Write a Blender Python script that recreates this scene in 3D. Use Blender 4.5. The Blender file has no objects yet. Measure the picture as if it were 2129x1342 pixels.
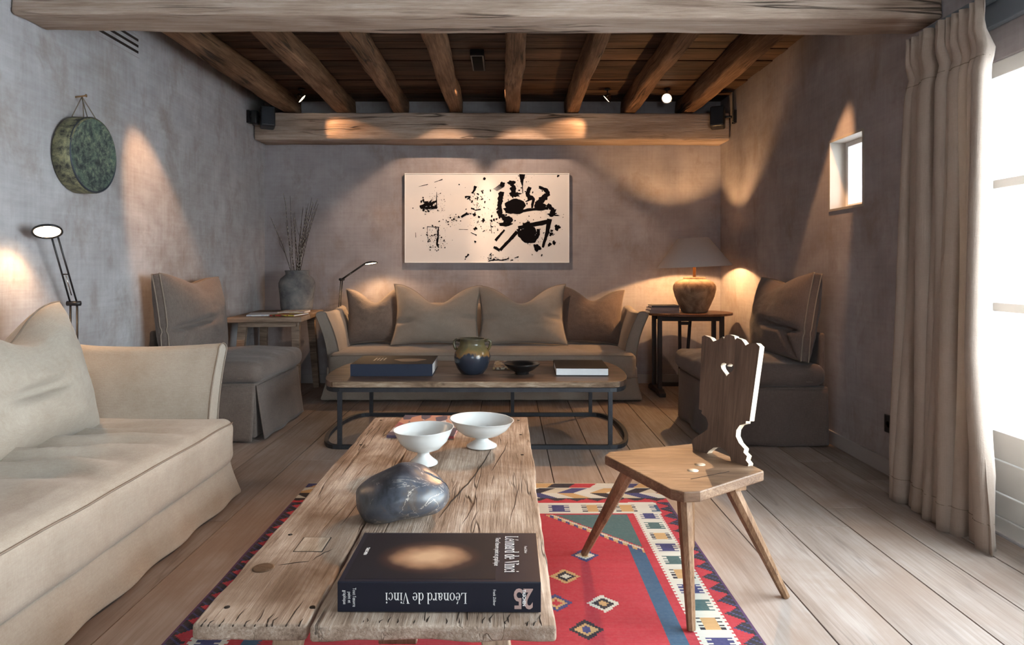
import bpy, bmesh, math, random
from mathutils import Vector, Matrix, Euler, noise as mnoise
R = math.radians
PI = math.pi
scn = bpy.context.scene
COL = scn.collection

# ------------------------------------------------------------------ camera
F, CX, CY, CZ = 1380.0, 1055.0, 555.0, 1.18        # focal length and vanishing point in photo pixels, eye height
cam_d = bpy.data.cameras.new('camera'); cam = bpy.data.objects.new('camera', cam_d); COL.objects.link(cam)
cam.location = (0, 0, CZ); cam.rotation_euler = (R(90), 0, 0)
cam_d.sensor_width = 36; cam_d.lens = 36 * F / 2129
cam_d.shift_x = (1064.5 - CX) / 2129; cam_d.shift_y = -(671 - CY) / 2129
cam_d.clip_start = 0.05
scn.camera = cam

# ------------------------------------------------------------------ world, daylight, exposure
world = bpy.data.worlds.new('overcast'); scn.world = world; world.use_nodes = True
bg = world.node_tree.nodes['Background']
bg.inputs['Color'].default_value = (0.84, 0.93, 1.0, 1); bg.inputs['Strength'].default_value = 26.0
scn.view_settings.view_transform = 'Standard'; scn.view_settings.look = 'None'
scn.view_settings.gamma = 1; scn.view_settings.use_curve_mapping = False
scn.view_settings.exposure = 0.15
def portal(loc, sx, sy, rot=(0, R(90), 0)):                            # sampling guide for the daylight in a glazed opening
    d = bpy.data.lights.new('daylight_portal', 'AREA'); d.shape = 'RECTANGLE'; d.size = sx; d.size_y = sy
    d.cycles.is_portal = True
    o = bpy.data.objects.new('daylight_portal', d); COL.objects.link(o)
    o.location = loc; o.rotation_euler = rot          # faces into the room
portal((2.47, 1.63, 1.28), 1.7, 2.9)
portal((2.47, 4.235, 1.78), 0.45, 0.42)
portal((0.5, -2.45, 1.6), 1.3, 1.0, (R(90), 0, 0))  # for the added window behind the camera
WARM = (1.0, 0.55, 0.26)
SPOT_W = 1.0

# ------------------------------------------------------------------ helpers: scene graph
def tag(o, label, cat, group=None):
    o['label'] = label; o['category'] = cat
    if group: o['group'] = group
    return o
def empty(name, loc=(0, 0, 0), rz=0.0):
    o = bpy.data.objects.new(name, None); COL.objects.link(o)
    o.location = loc; o.rotation_euler = (0, 0, rz); o.empty_display_size = 0.1
    return o
def copy_tree(o, parent=None):
    c = o.copy(); COL.objects.link(c); c.parent = parent
    for ch in [x for x in bpy.data.objects if x.parent == o]:
        copy_tree(ch, c)
    return c
def nz(x, y, z, s=1.0):
    return mnoise.noise(Vector((x * s, y * s, z * s)))

class MB:
    def __init__(s): s.v = []; s.f = []; s.sm = []
    def add(s, vs, fs, smooth=False, M=None):
        o = len(s.v)
        for p in vs: s.v.append(tuple(M @ Vector(p)) if M is not None else tuple(p))
        for f in fs: s.f.append([i + o for i in f]); s.sm.append(smooth)
        return s
    def box(s, x0, x1, y0, y1, z0, z1, M=None):
        vs = [(x, y, z) for z in (z0, z1) for y in (y0, y1) for x in (x0, x1)]
        return s.add(vs, [(0, 2, 3, 1), (4, 5, 7, 6), (0, 1, 5, 4), (2, 6, 7, 3), (0, 4, 6, 2), (1, 3, 7, 5)], False, M)
    def soft(s, cx, cy, cz, lx, ly, lz, r, n=(6, 6, 4), nb=3, disp=None, M=None, smooth=True):
        """rounded box; r radius; n inner divisions, nb divisions in the rounding"""
        def axis(l, k, rr):
            h = l / 2
            a = [-h + rr * (1 - math.cos(i / nb * PI / 2)) * 0 - 0 + rr * i / nb for i in range(nb)]
            m = [-h + rr + (l - 2 * rr) * i / k for i in range(k + 1)]
            return a + m + [-x for x in reversed(a)]
        r = min(r, lx / 2 - 1e-4, ly / 2 - 1e-4, lz / 2 - 1e-4)
        ax, ay, az = axis(lx, n[0], r), axis(ly, n[1], r), axis(lz, n[2], r)
        idx = {}; vs = []; fs = []
        def vid(p):
            k = (round(p[0], 6), round(p[1], 6), round(p[2], 6))
            if k in idx: return idx[k]
            q = Vector(p)
            c = Vector((max(-lx/2 + r, min(lx/2 - r, p[0])), max(-ly/2 + r, min(ly/2 - r, p[1])), max(-lz/2 + r, min(lz/2 - r, p[2]))))
            d = q - c
            if d.length > 1e-9:
                # even out the spacing on the rounding
                d2 = Vector([math.copysign(math.tan(min(1, abs(t) / r) * PI / 4), t) for t in d])
                q = c + d2.normalized() * r
            q = Vector((q.x + cx, q.y + cy, q.z + cz))
            if disp: q = Vector(disp(q))
            idx[k] = len(vs); vs.append(tuple(q)); return idx[k]
        def grid(A, B, fn, flip):
            for i in range(len(A) - 1):
                for j in range(len(B) - 1):
                    q = [vid(fn(A[i], B[j])), vid(fn(A[i+1], B[j])), vid(fn(A[i+1], B[j+1])), vid(fn(A[i], B[j+1]))]
                    fs.append(q[::-1] if flip else q)
        grid(ax, ay, lambda a, b: (a, b, lz/2), False); grid(ax, ay, lambda a, b: (a, b, -lz/2), True)
        grid(ax, az, lambda a, b: (a, -ly/2, b), False); grid(ax, az, lambda a, b: (a, ly/2, b), True)
        grid(ay, az, lambda a, b: (lx/2, a, b), False); grid(ay, az, lambda a, b: (-lx/2, a, b), True)
        return s.add(vs, fs, smooth, M)
    def lathe(s, prof, n=32, c=(0, 0, 0), M=None, caps=True, disp=None):
        vs = []; fs = []
        for (r, z) in prof:
            for i in range(n):
                a = 2 * PI * i / n
                p = (c[0] + r * math.cos(a), c[1] + r * math.sin(a), c[2] + z)
                vs.append(disp(p) if disp else p)
        for k in range(len(prof) - 1):
            for i in range(n):
                j = (i + 1) % n
                fs.append((k*n + i, k*n + j, (k+1)*n + j, (k+1)*n + i))
        if caps:
            if prof[0][0] > 1e-5: fs.append(tuple(range(n))[::-1])
            if prof[-1][0] > 1e-5: fs.append(tuple((len(prof)-1)*n + i for i in range(n)))
        return s.add(vs, fs, True, M)
    def tube(s, pts, rad, n=8, M=None, closed=False, smooth=True, sq=None):
        """swept tube; rad is a number or a list; sq=(w,h) square section"""
        P = [Vector(p) for p in pts]; m = len(P)
        if not isinstance(rad, (list, tuple)): rad = [rad] * m
        vs = []; fs = []; up = None
        for i in range(m):
            if closed: t = P[(i+1) % m] - P[i-1]
            else: t = P[min(i+1, m-1)] - P[max(i-1, 0)]
            t.normalize()
            if up is None:
                up = Vector((0, 0, 1)) if abs(t.z) < 0.95 else Vector((0, 1, 0))
            a = t.cross(up); a.normalize(); b = a.cross(t); b.normalize(); up = b
            for k in range(n):
                an = 2 * PI * (k + (0.5 if n == 4 else 0)) / n
                if sq:
                    ca, sa = math.copysign(sq[0]/2, math.cos(an)), math.copysign(sq[1]/2, math.sin(an))
                    vs.append(tuple(P[i] + a * ca * rad[i] + b * sa * rad[i]))
                else:
                    vs.append(tuple(P[i] + a * math.cos(an) * rad[i] + b * math.sin(an) * rad[i]))
        for i in range(m if closed else m - 1):
            j = (i + 1) % m
            for k in range(n):
                l = (k + 1) % n
                fs.append((i*n + k, i*n + l, j*n + l, j*n + k))
        if not closed:
            fs.append(tuple(range(n))[::-1]); fs.append(tuple((m-1)*n + k for k in range(n)))
        return s.add(vs, fs, smooth and not sq and n > 5, M)
    def prism(s, poly, d0, d1, M=None):
        """poly in local XZ extruded along Y from d0 to d1 (counter-clockwise seen from -Y)"""
        n = len(poly)
        vs = [(x, d0, z) for x, z in poly] + [(x, d1, z) for x, z in poly]
        fs = [tuple(range(n)), tuple(range(n, 2*n))[::-1]]
        for i in range(n):
            j = (i + 1) % n; fs.append((i, i + n, j + n, j))
        return s.add(vs, fs, False, M)
    def build(s, name, mat, parent=None, loc=None, rot=None, bevel=0.0, subs=0, kind=None):
        me = bpy.data.meshes.new(name); me.from_pydata(s.v, [], s.f)
        me.polygons.foreach_set('use_smooth', s.sm)
        bm = bmesh.new(); bm.from_mesh(me)
        bmesh.ops.recalc_face_normals(bm, faces=bm.faces)
        if bevel:
            es = [e for e in bm.edges if len(e.link_faces) == 2 and e.calc_face_angle(0) > 0.6]
            bmesh.ops.bevel(bm, geom=es, offset=bevel, segments=2, profile=0.6, affect='EDGES', clamp_overlap=True)
        bm.to_mesh(me); bm.free()
        if mat: me.materials.append(mat)
        o = bpy.data.objects.new(name, me); COL.objects.link(o)
        if parent: o.parent = parent
        if loc: o.location = loc
        if rot: o.rotation_euler = rot
        if subs:
            m = o.modifiers.new('subd', 'SUBSURF'); m.levels = subs; m.render_levels = subs
        if kind: o['kind'] = kind
        return o

# ------------------------------------------------------------------ helpers: materials
def mk(name, col=(0.5, 0.5, 0.5), rough=0.7, spec=0.3, metal=0.0):
    m = bpy.data.materials.new(name); m.use_nodes = True
    nt = m.node_tree; b = nt.nodes['Principled BSDF']
    b.inputs['Base Color'].default_value = (*col, 1); b.inputs['Roughness'].default_value = rough
    b.inputs['Specular IOR Level'].default_value = spec; b.inputs['Metallic'].default_value = metal
    return m, nt, b
def setin(nt, sock, v):
    if hasattr(v, 'links'): nt.links.new(v, sock)
    else: sock.default_value = v
def coord(nt, scale=(1, 1, 1), rnd=0.0, kind='Object'):
    tc = nt.nodes.new('ShaderNodeTexCoord'); out = tc.outputs[kind]
    if rnd:
        oi = nt.nodes.new('ShaderNodeObjectInfo')
        mu = nt.nodes.new('ShaderNodeVectorMath'); mu.operation = 'SCALE'
        mu.inputs[0].default_value = (rnd, rnd * 1.7, rnd * 2.3); nt.links.new(oi.outputs['Random'], mu.inputs['Scale'])
        ad = nt.nodes.new('ShaderNodeVectorMath'); ad.operation = 'ADD'
        nt.links.new(out, ad.inputs[0]); nt.links.new(mu.outputs[0], ad.inputs[1]); out = ad.outputs[0]
    mp = nt.nodes.new('ShaderNodeMapping'); mp.inputs['Scale'].default_value = scale
    nt.links.new(out, mp.inputs['Vector']); return mp.outputs[0]
def tnoise(nt, vec, scale, detail=4, rough=0.55, dist=0.0):
    n = nt.nodes.new('ShaderNodeTexNoise'); n.inputs['Scale'].default_value = scale
    n.inputs['Detail'].default_value = detail; n.inputs['Roughness'].default_value = rough; n.inputs['Distortion'].default_value = dist
    nt.links.new(vec, n.inputs['Vector']); return n.outputs[0]
def tvor(nt, vec, scale, feat='F1'):
    n = nt.nodes.new('ShaderNodeTexVoronoi'); n.inputs['Scale'].default_value = scale; n.feature = feat
    nt.links.new(vec, n.inputs['Vector']); return n
def twave(nt, vec, scale, dist=0, axis='X', detail=1):
    n = nt.nodes.new('ShaderNodeTexWave'); n.bands_direction = axis; n.inputs['Scale'].default_value = scale
    n.inputs['Distortion'].default_value = dist; n.inputs['Detail'].default_value = detail
    nt.links.new(vec, n.inputs['Vector']); return n.outputs['Fac']
def ramp(nt, fac, stops, interp='LINEAR'):
    n = nt.nodes.new('ShaderNodeValToRGB'); n.color_ramp.interpolation = interp
    e = n.color_ramp.elements
    while len(e) < len(stops): e.new(0.5)
    for k, (p, c) in enumerate(stops):
        e[k].position = p; e[k].color = (*c, 1) if isinstance(c, (tuple, list)) else (c, c, c, 1)
    nt.links.new(fac, n.inputs[0]); return n.outputs[0]
def mixc(nt, fac, a, b, mode='MIX'):
    n = nt.nodes.new('ShaderNodeMix'); n.data_type = 'RGBA'; n.blend_type = mode
    setin(nt, n.inputs[0], fac)
    for k, v in ((6, a), (7, b)):
        setin(nt, n.inputs[k], (*v, 1) if isinstance(v, tuple) and len(v) == 3 else v)
    return n.outputs[2]
def mth(nt, op, a, b=0.0):
    n = nt.nodes.new('ShaderNodeMath'); n.operation = op
    setin(nt, n.inputs[0], a); setin(nt, n.inputs[1], b); return n.outputs[0]
def bump(nt, b, h, strength=0.3, dist=0.01):
    n = nt.nodes.new('ShaderNodeBump'); n.inputs['Strength'].default_value = strength; n.inputs['Distance'].default_value = dist
    nt.links.new(h, n.inputs['Height'])
    nt.links.new(n.outputs[0], b.inputs['Normal']); return n
AX = {'X': (0, 1, 2), 'Y': (1, 0, 2), 'Z': (2, 0, 1)}
def wood(name, dark, mid, light, axis='X', sc=1.0, rough=0.65, bs=0.35, crack=0.5, vary=0.25, spec=0.25, stain=None, cw=0.02):
    m, nt, b = mk(name, mid, rough, spec)
    def S(al, ac):
        v = [0, 0, 0]; i = AX[axis]; v[i[0]] = al * sc; v[i[1]] = ac * sc; v[i[2]] = ac * sc; return tuple(v)
    broad = tnoise(nt, coord(nt, S(0.9, 5), 7), 1.0, 5, 0.6, 0.6)
    fine = tnoise(nt, coord(nt, S(2.5, 70), 7), 1.0, 6, 0.7, 0.2)
    f = mth(nt, 'ADD', mth(nt, 'MULTIPLY', broad, 0.55), mth(nt, 'MULTIPLY', fine, 0.45))
    c = ramp(nt, f, [(0.36, dark), (0.5, mid), (0.64, light)])
    # splits along the grain
    ck = tnoise(nt, coord(nt, S(0.55, 9), 11), 1.0, 3, 0.5, 0.3)
    line = mth(nt, 'SUBTRACT', 1.0, ramp(nt, mth(nt, 'ABSOLUTE', mth(nt, 'SUBTRACT', ck, 0.5)), [(0.0, 0.0), (cw, 1.0)]))
    gate = ramp(nt, tnoise(nt, coord(nt, S(1.2, 3), 5), 1.0, 2), [(0.5, 0.0), (0.62, 1.0)])
    lf = mth(nt, 'MULTIPLY', mth(nt, 'MULTIPLY', line, gate), crack)
    c = mixc(nt, lf, c, tuple(x * 0.25 for x in dark))
    # knots
    vo = tvor(nt, coord(nt, S(1.3, 4.5), 3), 1.0)
    kn = ramp(nt, vo.outputs['Distance'], [(0.0, 1.0), (0.09, 0.0)])
    c = mixc(nt, mth(nt, 'MULTIPLY', kn, 0.6), c, tuple(x * 0.5 for x in dark))
    if stain:
        st = ramp(nt, tnoise(nt, coord(nt, (1, 1, 1), 3), 2.2 * sc, 4, 0.6, 0.4), [(0.43, 0.0), (0.64, 1.0)])
        c = mixc(nt, mth(nt, 'MULTIPLY', st, 0.65), c, stain)
    oi = nt.nodes.new('ShaderNodeObjectInfo')
    hv = nt.nodes.new('ShaderNodeHueSaturation'); nt.links.new(c, hv.inputs['Color'])
    nt.links.new(mth(nt, 'ADD', 1 - vary / 2, mth(nt, 'MULTIPLY', oi.outputs['Random'], vary)), hv.inputs['Value'])
    nt.links.new(hv.outputs[0], b.inputs['Base Color'])
    bump(nt, b, mth(nt, 'SUBTRACT', f, mth(nt, 'MULTIPLY', lf, 0.9)), bs, 0.012)
    nt.links.new(ramp(nt, fine, [(0.2, min(1, rough + 0.12)), (0.8, max(0.1, rough - 0.1))]), b.inputs['Roughness'])
    return m
def fabric(name, col, col2, weave=420, bs=0.25, var=0.5):
    m, nt, b = mk(name, col, 0.95, 0.1)
    v = coord(nt, (1, 1, 1), 4)
    n1 = tnoise(nt, v, 5, 5, 0.65)
    w = mth(nt, 'MULTIPLY', twave(nt, v, weave / 6.3, 0.6, 'X'), 0.34)
    w = mth(nt, 'ADD', w, mth(nt, 'MULTIPLY', twave(nt, v, weave / 6.3, 0.6, 'Y'), 0.33))
    w = mth(nt, 'ADD', w, mth(nt, 'MULTIPLY', twave(nt, v, weave / 6.3, 0.6, 'Z'), 0.33))
    sl = mth(nt, 'ADD', mth(nt, 'MULTIPLY', tnoise(nt, coord(nt, (40, 40, 260), 4), 1.0, 3, 0.6), 0.5), mth(nt, 'MULTIPLY', tnoise(nt, coord(nt, (260, 260, 40), 4), 1.0, 3, 0.6), 0.5))
    f = mth(nt, 'ADD', mth(nt, 'MULTIPLY', n1, var), mth(nt, 'MULTIPLY', sl, 1 - var))
    c = ramp(nt, f, [(0.32, col2), (0.66, col)])
    c = mixc(nt, mth(nt, 'MULTIPLY', w, 0.12), c, tuple(x * 0.62 for x in col2))
    nt.links.new(c, b.inputs['Base Color'])
    b.inputs['Sheen Weight'].default_value = 0.15
    bump(nt, b, mth(nt, 'ADD', mth(nt, 'MULTIPLY', w, 0.2), mth(nt, 'MULTIPLY', tnoise(nt, v, 170, 3, 0.6), 0.9)), bs, 0.004)
    return m
def plaster(name, c1, c2, c3, bs=0.12):
    m, nt, b = mk(name, c2, 0.85, 0.15)
    v = coord(nt)
    big = tnoise(nt, v, 1.1, 6, 0.62, 0.5)
    med = tnoise(nt, coord(nt, (1, 1, 1.3)), 4.5, 5, 0.65, 0.2)
    wv = tnoise(nt, coord(nt, (2.5, 2.5, 45)), 1.0, 3, 0.6)
    wh = tnoise(nt, coord(nt, (45, 45, 2.5)), 1.0, 3, 0.6)
    f = mth(nt, 'ADD', mth(nt, 'MULTIPLY', big, 0.5), mth(nt, 'MULTIPLY', med, 0.28))
    f = mth(nt, 'ADD', f, mth(nt, 'ADD', mth(nt, 'MULTIPLY', wv, 0.11), mth(nt, 'MULTIPLY', wh, 0.11)))
    c = ramp(nt, f, [(0.36, c1), (0.52, c2), (0.66, c3)])
    st = ramp(nt, tnoise(nt, coord(nt, (1.6, 1.6, 1)), 2.0, 5, 0.7, 0.3), [(0.52, 0.0), (0.70, 1.0)])
    c = mixc(nt, mth(nt, 'MULTIPLY', st, 0.6), c, (c1[0] * 0.9, c1[1] * 0.78, c1[2] * 0.66))
    nt.links.new(c, b.inputs['Base Color'])
    bump(nt, b, mth(nt, 'ADD', mth(nt, 'ADD', mth(nt, 'MULTIPLY', med, 0.5), wv), wh), bs, 0.006)
    return m
def plain(name, col, rough=0.6, spec=0.3, metal=0.0, nscale=8, namt=0.15, bs=0.05):
    m, nt, b = mk(name, col, rough, spec, metal)
    n = tnoise(nt, coord(nt, (1, 1, 1), 3), nscale, 5, 0.6)
    c = mixc(nt, n, tuple(x * (1 - namt) for x in col), tuple(min(1, x * (1 + namt)) for x in col))
    nt.links.new(c, b.inputs['Base Color'])
    if bs: bump(nt, b, n, bs, 0.004)
    return m
def emit(name, col, strength):
    m = bpy.data.materials.new(name); m.use_nodes = True; nt = m.node_tree
    b = nt.nodes['Principled BSDF']; b.inputs['Base Color'].default_value = (*col, 1)
    b.inputs['Emission Color'].default_value = (*col, 1); b.inputs['Emission Strength'].default_value = strength
    return m
def thin_glass(name):
    m = bpy.data.materials.new(name); m.use_nodes = True; nt = m.node_tree
    nt.nodes.remove(nt.nodes['Principled BSDF']); out = nt.nodes['Material Output']
    t = nt.nodes.new('ShaderNodeBsdfTransparent'); t.inputs[0].default_value = (0.96, 0.98, 0.98, 1)
    g = nt.nodes.new('ShaderNodeBsdfGlossy'); g.inputs['Roughness'].default_value = 0.02
    lw = nt.nodes.new('ShaderNodeLayerWeight'); lw.inputs[0].default_value = 0.5
    fr = nt.nodes.new('ShaderNodeMath'); fr.operation = 'MULTIPLY_ADD'; fr.inputs[1].default_value = 0.8; fr.inputs[2].default_value = 0.03
    pw = nt.nodes.new('ShaderNodeMath'); pw.operation = 'POWER'; pw.inputs[1].default_value = 5.0
    nt.links.new(lw.outputs['Facing'], pw.inputs[0]); nt.links.new(pw.outputs[0], fr.inputs[0])
    mx = nt.nodes.new('ShaderNodeMixShader')
    nt.links.new(fr.outputs[0], mx.inputs[0]); nt.links.new(t.outputs[0], mx.inputs[1]); nt.links.new(g.outputs[0], mx.inputs[2])
    nt.links.new(mx.outputs[0], out.inputs[0]); return m

M = {}
M['wall'] = plaster('wall_plaster', (0.25, 0.215, 0.217), (0.345, 0.308, 0.312), (0.42, 0.388, 0.392))
M['wall_left'] = plaster('wall_plaster_brushed', (0.28, 0.245, 0.232), (0.41, 0.388, 0.388), (0.54, 0.525, 0.53), 0.2)
M['paint'] = plain('white_paint', (0.72, 0.71, 0.68), 0.5, 0.35, namt=0.04, bs=0.02)
M['trimwall'] = plain('wall_trim_paint', (0.34, 0.305, 0.295), 0.6, 0.3, namt=0.06)
M['jamb'] = plain('cream_jamb_paint', (0.36, 0.315, 0.27), 0.6, 0.3, namt=0.05)
M['floor'] = wood('floor_oak', (0.20, 0.15, 0.122), (0.275, 0.215, 0.183), (0.345, 0.29, 0.258), 'Y', 1.0, 0.55, 0.10, 0.35, 0.28, 0.3, stain=(0.215, 0.145, 0.108))
M['gap'] = plain('dark_gap', (0.03, 0.022, 0.018), 0.9, 0.1)
M['ceil'] = wood('ceiling_board_wood', (0.018, 0.010, 0.007), (0.06, 0.032, 0.019), (0.135, 0.075, 0.044), 'X', 1.0, 0.7, 0.4, 0.6, 0.55)
M['joist'] = wood('joist_wood', (0.055, 0.026, 0.012), (0.16, 0.083, 0.042), (0.29, 0.165, 0.09), 'Y', 1.3, 0.75, 0.8, 1.0, 0.2, cw=0.035)
M['beam'] = wood('beam_wood', (0.20, 0.132, 0.094), (0.37, 0.27, 0.207), (0.53, 0.42, 0.345), 'X', 1.1, 0.78, 0.9, 0.9, 0.1, cw=0.025)
M['ceilplain'] = plain('ceiling_plaster', (0.5, 0.48, 0.46), 0.8)
M['table'] = wood('table_plank_wood', (0.13, 0.082, 0.054), (0.36, 0.265, 0.20), (0.60, 0.50, 0.415), 'Y', 2.0, 0.6, 0.6, 1.0, 0.12, 0.3, stain=(0.15, 0.085, 0.05))
M['tableleg'] = wood('table_leg_wood', (0.16, 0.10, 0.06), (0.30, 0.21, 0.14), (0.42, 0.31, 0.22), 'Z', 3, 0.6, 0.4, 0.6)
M['darkwood'] = wood('dark_top_wood', (0.034, 0.019, 0.013), (0.105, 0.062, 0.043), (0.20, 0.13, 0.095), 'X', 2.0, 0.42, 0.25, 0.6, 0.1, 0.45)
M['edgewood'] = wood('worn_edge_wood', (0.09, 0.055, 0.035), (0.25, 0.17, 0.11), (0.50, 0.40, 0.30), 'X', 6.0, 0.7, 0.6, 0.9, 0.1)
M['sidewood'] = wood('side_table_wood', (0.10, 0.065, 0.045), (0.25, 0.17, 0.12), (0.38, 0.28, 0.21), 'X', 2.2, 0.6, 0.4, 0.7)
M['gatewood'] = wood('gateleg_wood', (0.05, 0.022, 0.012), (0.12, 0.055, 0.03), (0.22, 0.11, 0.06), 'X', 2.5, 0.45, 0.2, 0.4)
M['blackwood'] = plain('blackened_wood', (0.03, 0.022, 0.02), 0.55, 0.3)
M['stool'] = wood('stool_seat_wood', (0.06, 0.028, 0.015), (0.155, 0.085, 0.046), (0.29, 0.185, 0.115), 'X', 2.6, 0.5, 0.3, 0.8, 0.05, 0.35, stain=(0.13, 0.07, 0.04))
M['stoolback'] = wood('stool_back_wood', (0.055, 0.03, 0.02), (0.115, 0.066, 0.043), (0.18, 0.11, 0.074), 'Z', 2.2, 0.5, 0.2, 0.3, 0.05, 0.35)
M['stoollitedge'] = wood('stool_lit_edge_wood', (0.34, 0.25, 0.17), (0.52, 0.42, 0.31), (0.62, 0.53, 0.42), 'Z', 3, 0.55, 0.2, 0.3, 0.05)  # daylight on the back's edges put into the colour; leg wedges share it
M['stoolleg'] = wood('stool_leg_wood', (0.09, 0.042, 0.02), (0.20, 0.105, 0.052), (0.32, 0.19, 0.11), 'Z', 4, 0.5, 0.3, 0.4, 0.1, 0.35)
M['linen'] = fabric('sofa_linen', (0.45, 0.395, 0.33), (0.325, 0.265, 0.208), 520)  # browner second tone paints warm lamplight into the cloth
M['linen2'] = fabric('sofa_linen_greige', (0.35, 0.288, 0.24), (0.255, 0.206, 0.168), 520)
M['taupe'] = fabric('taupe_weave', (0.205, 0.163, 0.14), (0.115, 0.089, 0.075), 330, 0.5, 0.3)
M['taupe2'] = fabric('brown_weave', (0.158, 0.115, 0.098), (0.092, 0.066, 0.056), 330, 0.5, 0.3)
M['cush'] = fabric('cushion_linen', (0.37, 0.30, 0.243), (0.285, 0.227, 0.18), 480)
M['curtain'] = fabric('curtain_linen', (0.44, 0.345, 0.285), (0.34, 0.262, 0.215), 380, 0.3)
_nt = M['curtain'].node_tree; _b = _nt.nodes['Principled BSDF']
_tr = _nt.nodes.new('ShaderNodeBsdfTranslucent'); _tr.inputs[0].default_value = (0.45, 0.36, 0.28, 1)
_mx = _nt.nodes.new('ShaderNodeMixShader'); _mx.inputs[0].default_value = 0.22
_nt.links.new(_b.outputs[0], _mx.inputs[1]); _nt.links.new(_tr.outputs[0], _mx.inputs[2]); _nt.links.new(_mx.outputs[0], _nt.nodes['Material Output'].inputs[0])
M['piping'] = plain('piping_cord', (0.24, 0.19, 0.15), 0.9, 0.1)
M['piping_l'] = plain('light_piping_cord', (0.40, 0.34, 0.27), 0.9, 0.1)
M['iron'] = plain('blackened_iron', (0.045, 0.048, 0.055), 0.45, 0.5, 0.6, 30, 0.4, 0.1)
M['black'] = plain('black_plastic', (0.012, 0.012, 0.014), 0.35, 0.4, namt=0.1, bs=0)
M['chrome'] = plain('chrome_metal', (0.5, 0.48, 0.45), 0.18, 0.5, 1.0, namt=0.05, bs=0)
M['brass'] = plain('aged_brass', (0.38, 0.22, 0.10), 0.35, 0.5, 0.9)
M['glass'] = thin_glass('window_glass')
M['paper'] = plain('page_paper', (0.72, 0.70, 0.68), 0.8, 0.2, namt=0.05, bs=0)
M['white'] = plain('white_print', (0.85, 0.84, 0.82), 0.6, 0.3, namt=0.02, bs=0)
M['bulb'] = emit('bulb_glow', (1.0, 0.57, 0.25), 4200)
M['glow'] = emit('lamp_disc_glow', (1.0, 0.74, 0.45), 16)
M['snow'] = plain('snow', (0.82, 0.84, 0.86), 0.9, 0.1, namt=0.04)

# ------------------------------------------------------------------ room shell
XL, XR, YB, YF, ZC = -2.46, 2.16, 6.73, -2.2, 2.865
def struct(o): o['kind'] = 'structure'; return o
sub = struct(MB().box(XL - 0.2, XR + 0.25, YF - 0.2, YB + 0.2, -0.14, -0.022).build('floor', M['gap']))
rnd = random.Random(4)
seams = [XL, -2.17, -1.87, -1.58, -1.30, -1.02, -0.74, -0.49, -0.22, 0.02, 0.255, 0.53, 0.79, 1.035, 1.262, 1.55, 1.77, 1.98, XR]
for i in range(len(seams) - 1):
    a, b_ = seams[i], seams[i+1]
    y = YF + rnd.uniform(-1.5, 0)
    first = True
    while y < YB:
        y2 = y + rnd.uniform(2.2, 3.6)
        if i == 15 and y < 3.25 < y2: y2 = 3.25
        ya, yb = max(y, YF), min(y2, YB)
        if yb - ya > 0.05:
            dz = rnd.uniform(-0.0008, 0.0)
            MB().box(a + 0.0026, b_ - 0.0026, ya + 0.0012, yb - 0.0012, -0.022, dz).build('floor_board', M['floor'], sub, bevel=0.0012)
        y = y2
# walls
struct(MB().box(XL - 0.2, XL, YF, YB + 0.2, 0, ZC + 0.1).build('wall_left', M['wall_left']))
struct(MB().box(XL, XR, YB, YB + 0.2, 0, ZC + 0.1).build('wall_back', M['wall']))
FX0, FX1, FZ0, FZ1 = -0.10, 1.10, 1.15, 2.05      # unseen window behind the camera, added to brighten the back of the room
struct(MB().box(XL - 0.2, FX0, YF - 0.2, YF, 0, ZC + 0.1).box(FX1, XR + 0.25, YF - 0.2, YF, 0, ZC + 0.1).box(FX0, FX1, YF - 0.2, YF, 0, FZ0).box(FX0, FX1, YF - 0.2, YF, FZ1, ZC + 0.1).build('wall_front', M['wall']))
XO = XR + 0.42
DY0, DY1, DZ = 0.20, 3.06, 2.095       # glazed door opening
WY0, WY1, WZ0, WZ1 = 4.03, 4.44, 1.56, 2.01   # small window
w = MB()
w.box(XR, XO, YF, DY0, 0, ZC + 0.1); w.box(XR, XO, DY0, DY1, DZ, ZC + 0.1)
w.box(XR, XO, DY1, WY0, 0, ZC + 0.1); w.box(XR, XO, WY0, WY1, 0, WZ0); w.box(XR, XO, WY0, WY1, WZ1, ZC + 0.1)
w.box(XR, XO, WY1, YB + 0.2, 0, ZC + 0.1)
struct(w.build('wall_right', M['wall']))
# baseboards
struct(MB().box(XL, XR - 0.014, YB - 0.014, YB, 0, 0.09).build('baseboard_back', M['trimwall'], bevel=0.003))
struct(MB().box(XR - 0.014, XR, DY1 + 0.02, YB, 0, 0.09).build('baseboard_right', M['trimwall'], bevel=0.003))
struct(MB().box(XL, XL + 0.014, YF, YB, 0, 0.09).build('baseboard_left', M['trimwall'], bevel=0.003))
# ceiling and its boards
ceil = struct(MB().box(XL - 0.2, XO, YF - 0.2, YB + 0.2, ZC + 0.022, ZC + 0.16).build('ceiling', M['gap']))
struct(MB().box(XL, XR, YF, 3.28, ZC - 0.03, ZC + 0.021).build('trim_1', M['ceilplain']))
y = 3.30; rb = random.Random(9)
while y < YB - 0.02:
    wd = rb.uniform(0.12, 0.19); y2 = min(y + wd, YB)
    dz = rb.uniform(-0.012, 0.0)
    MB().box(XL, XR, y + 0.002, y2 - 0.004, ZC + dz, ZC + 0.022).build('ceiling_board', M['ceil'], ceil, bevel=0.003)
    y = y2

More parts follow.
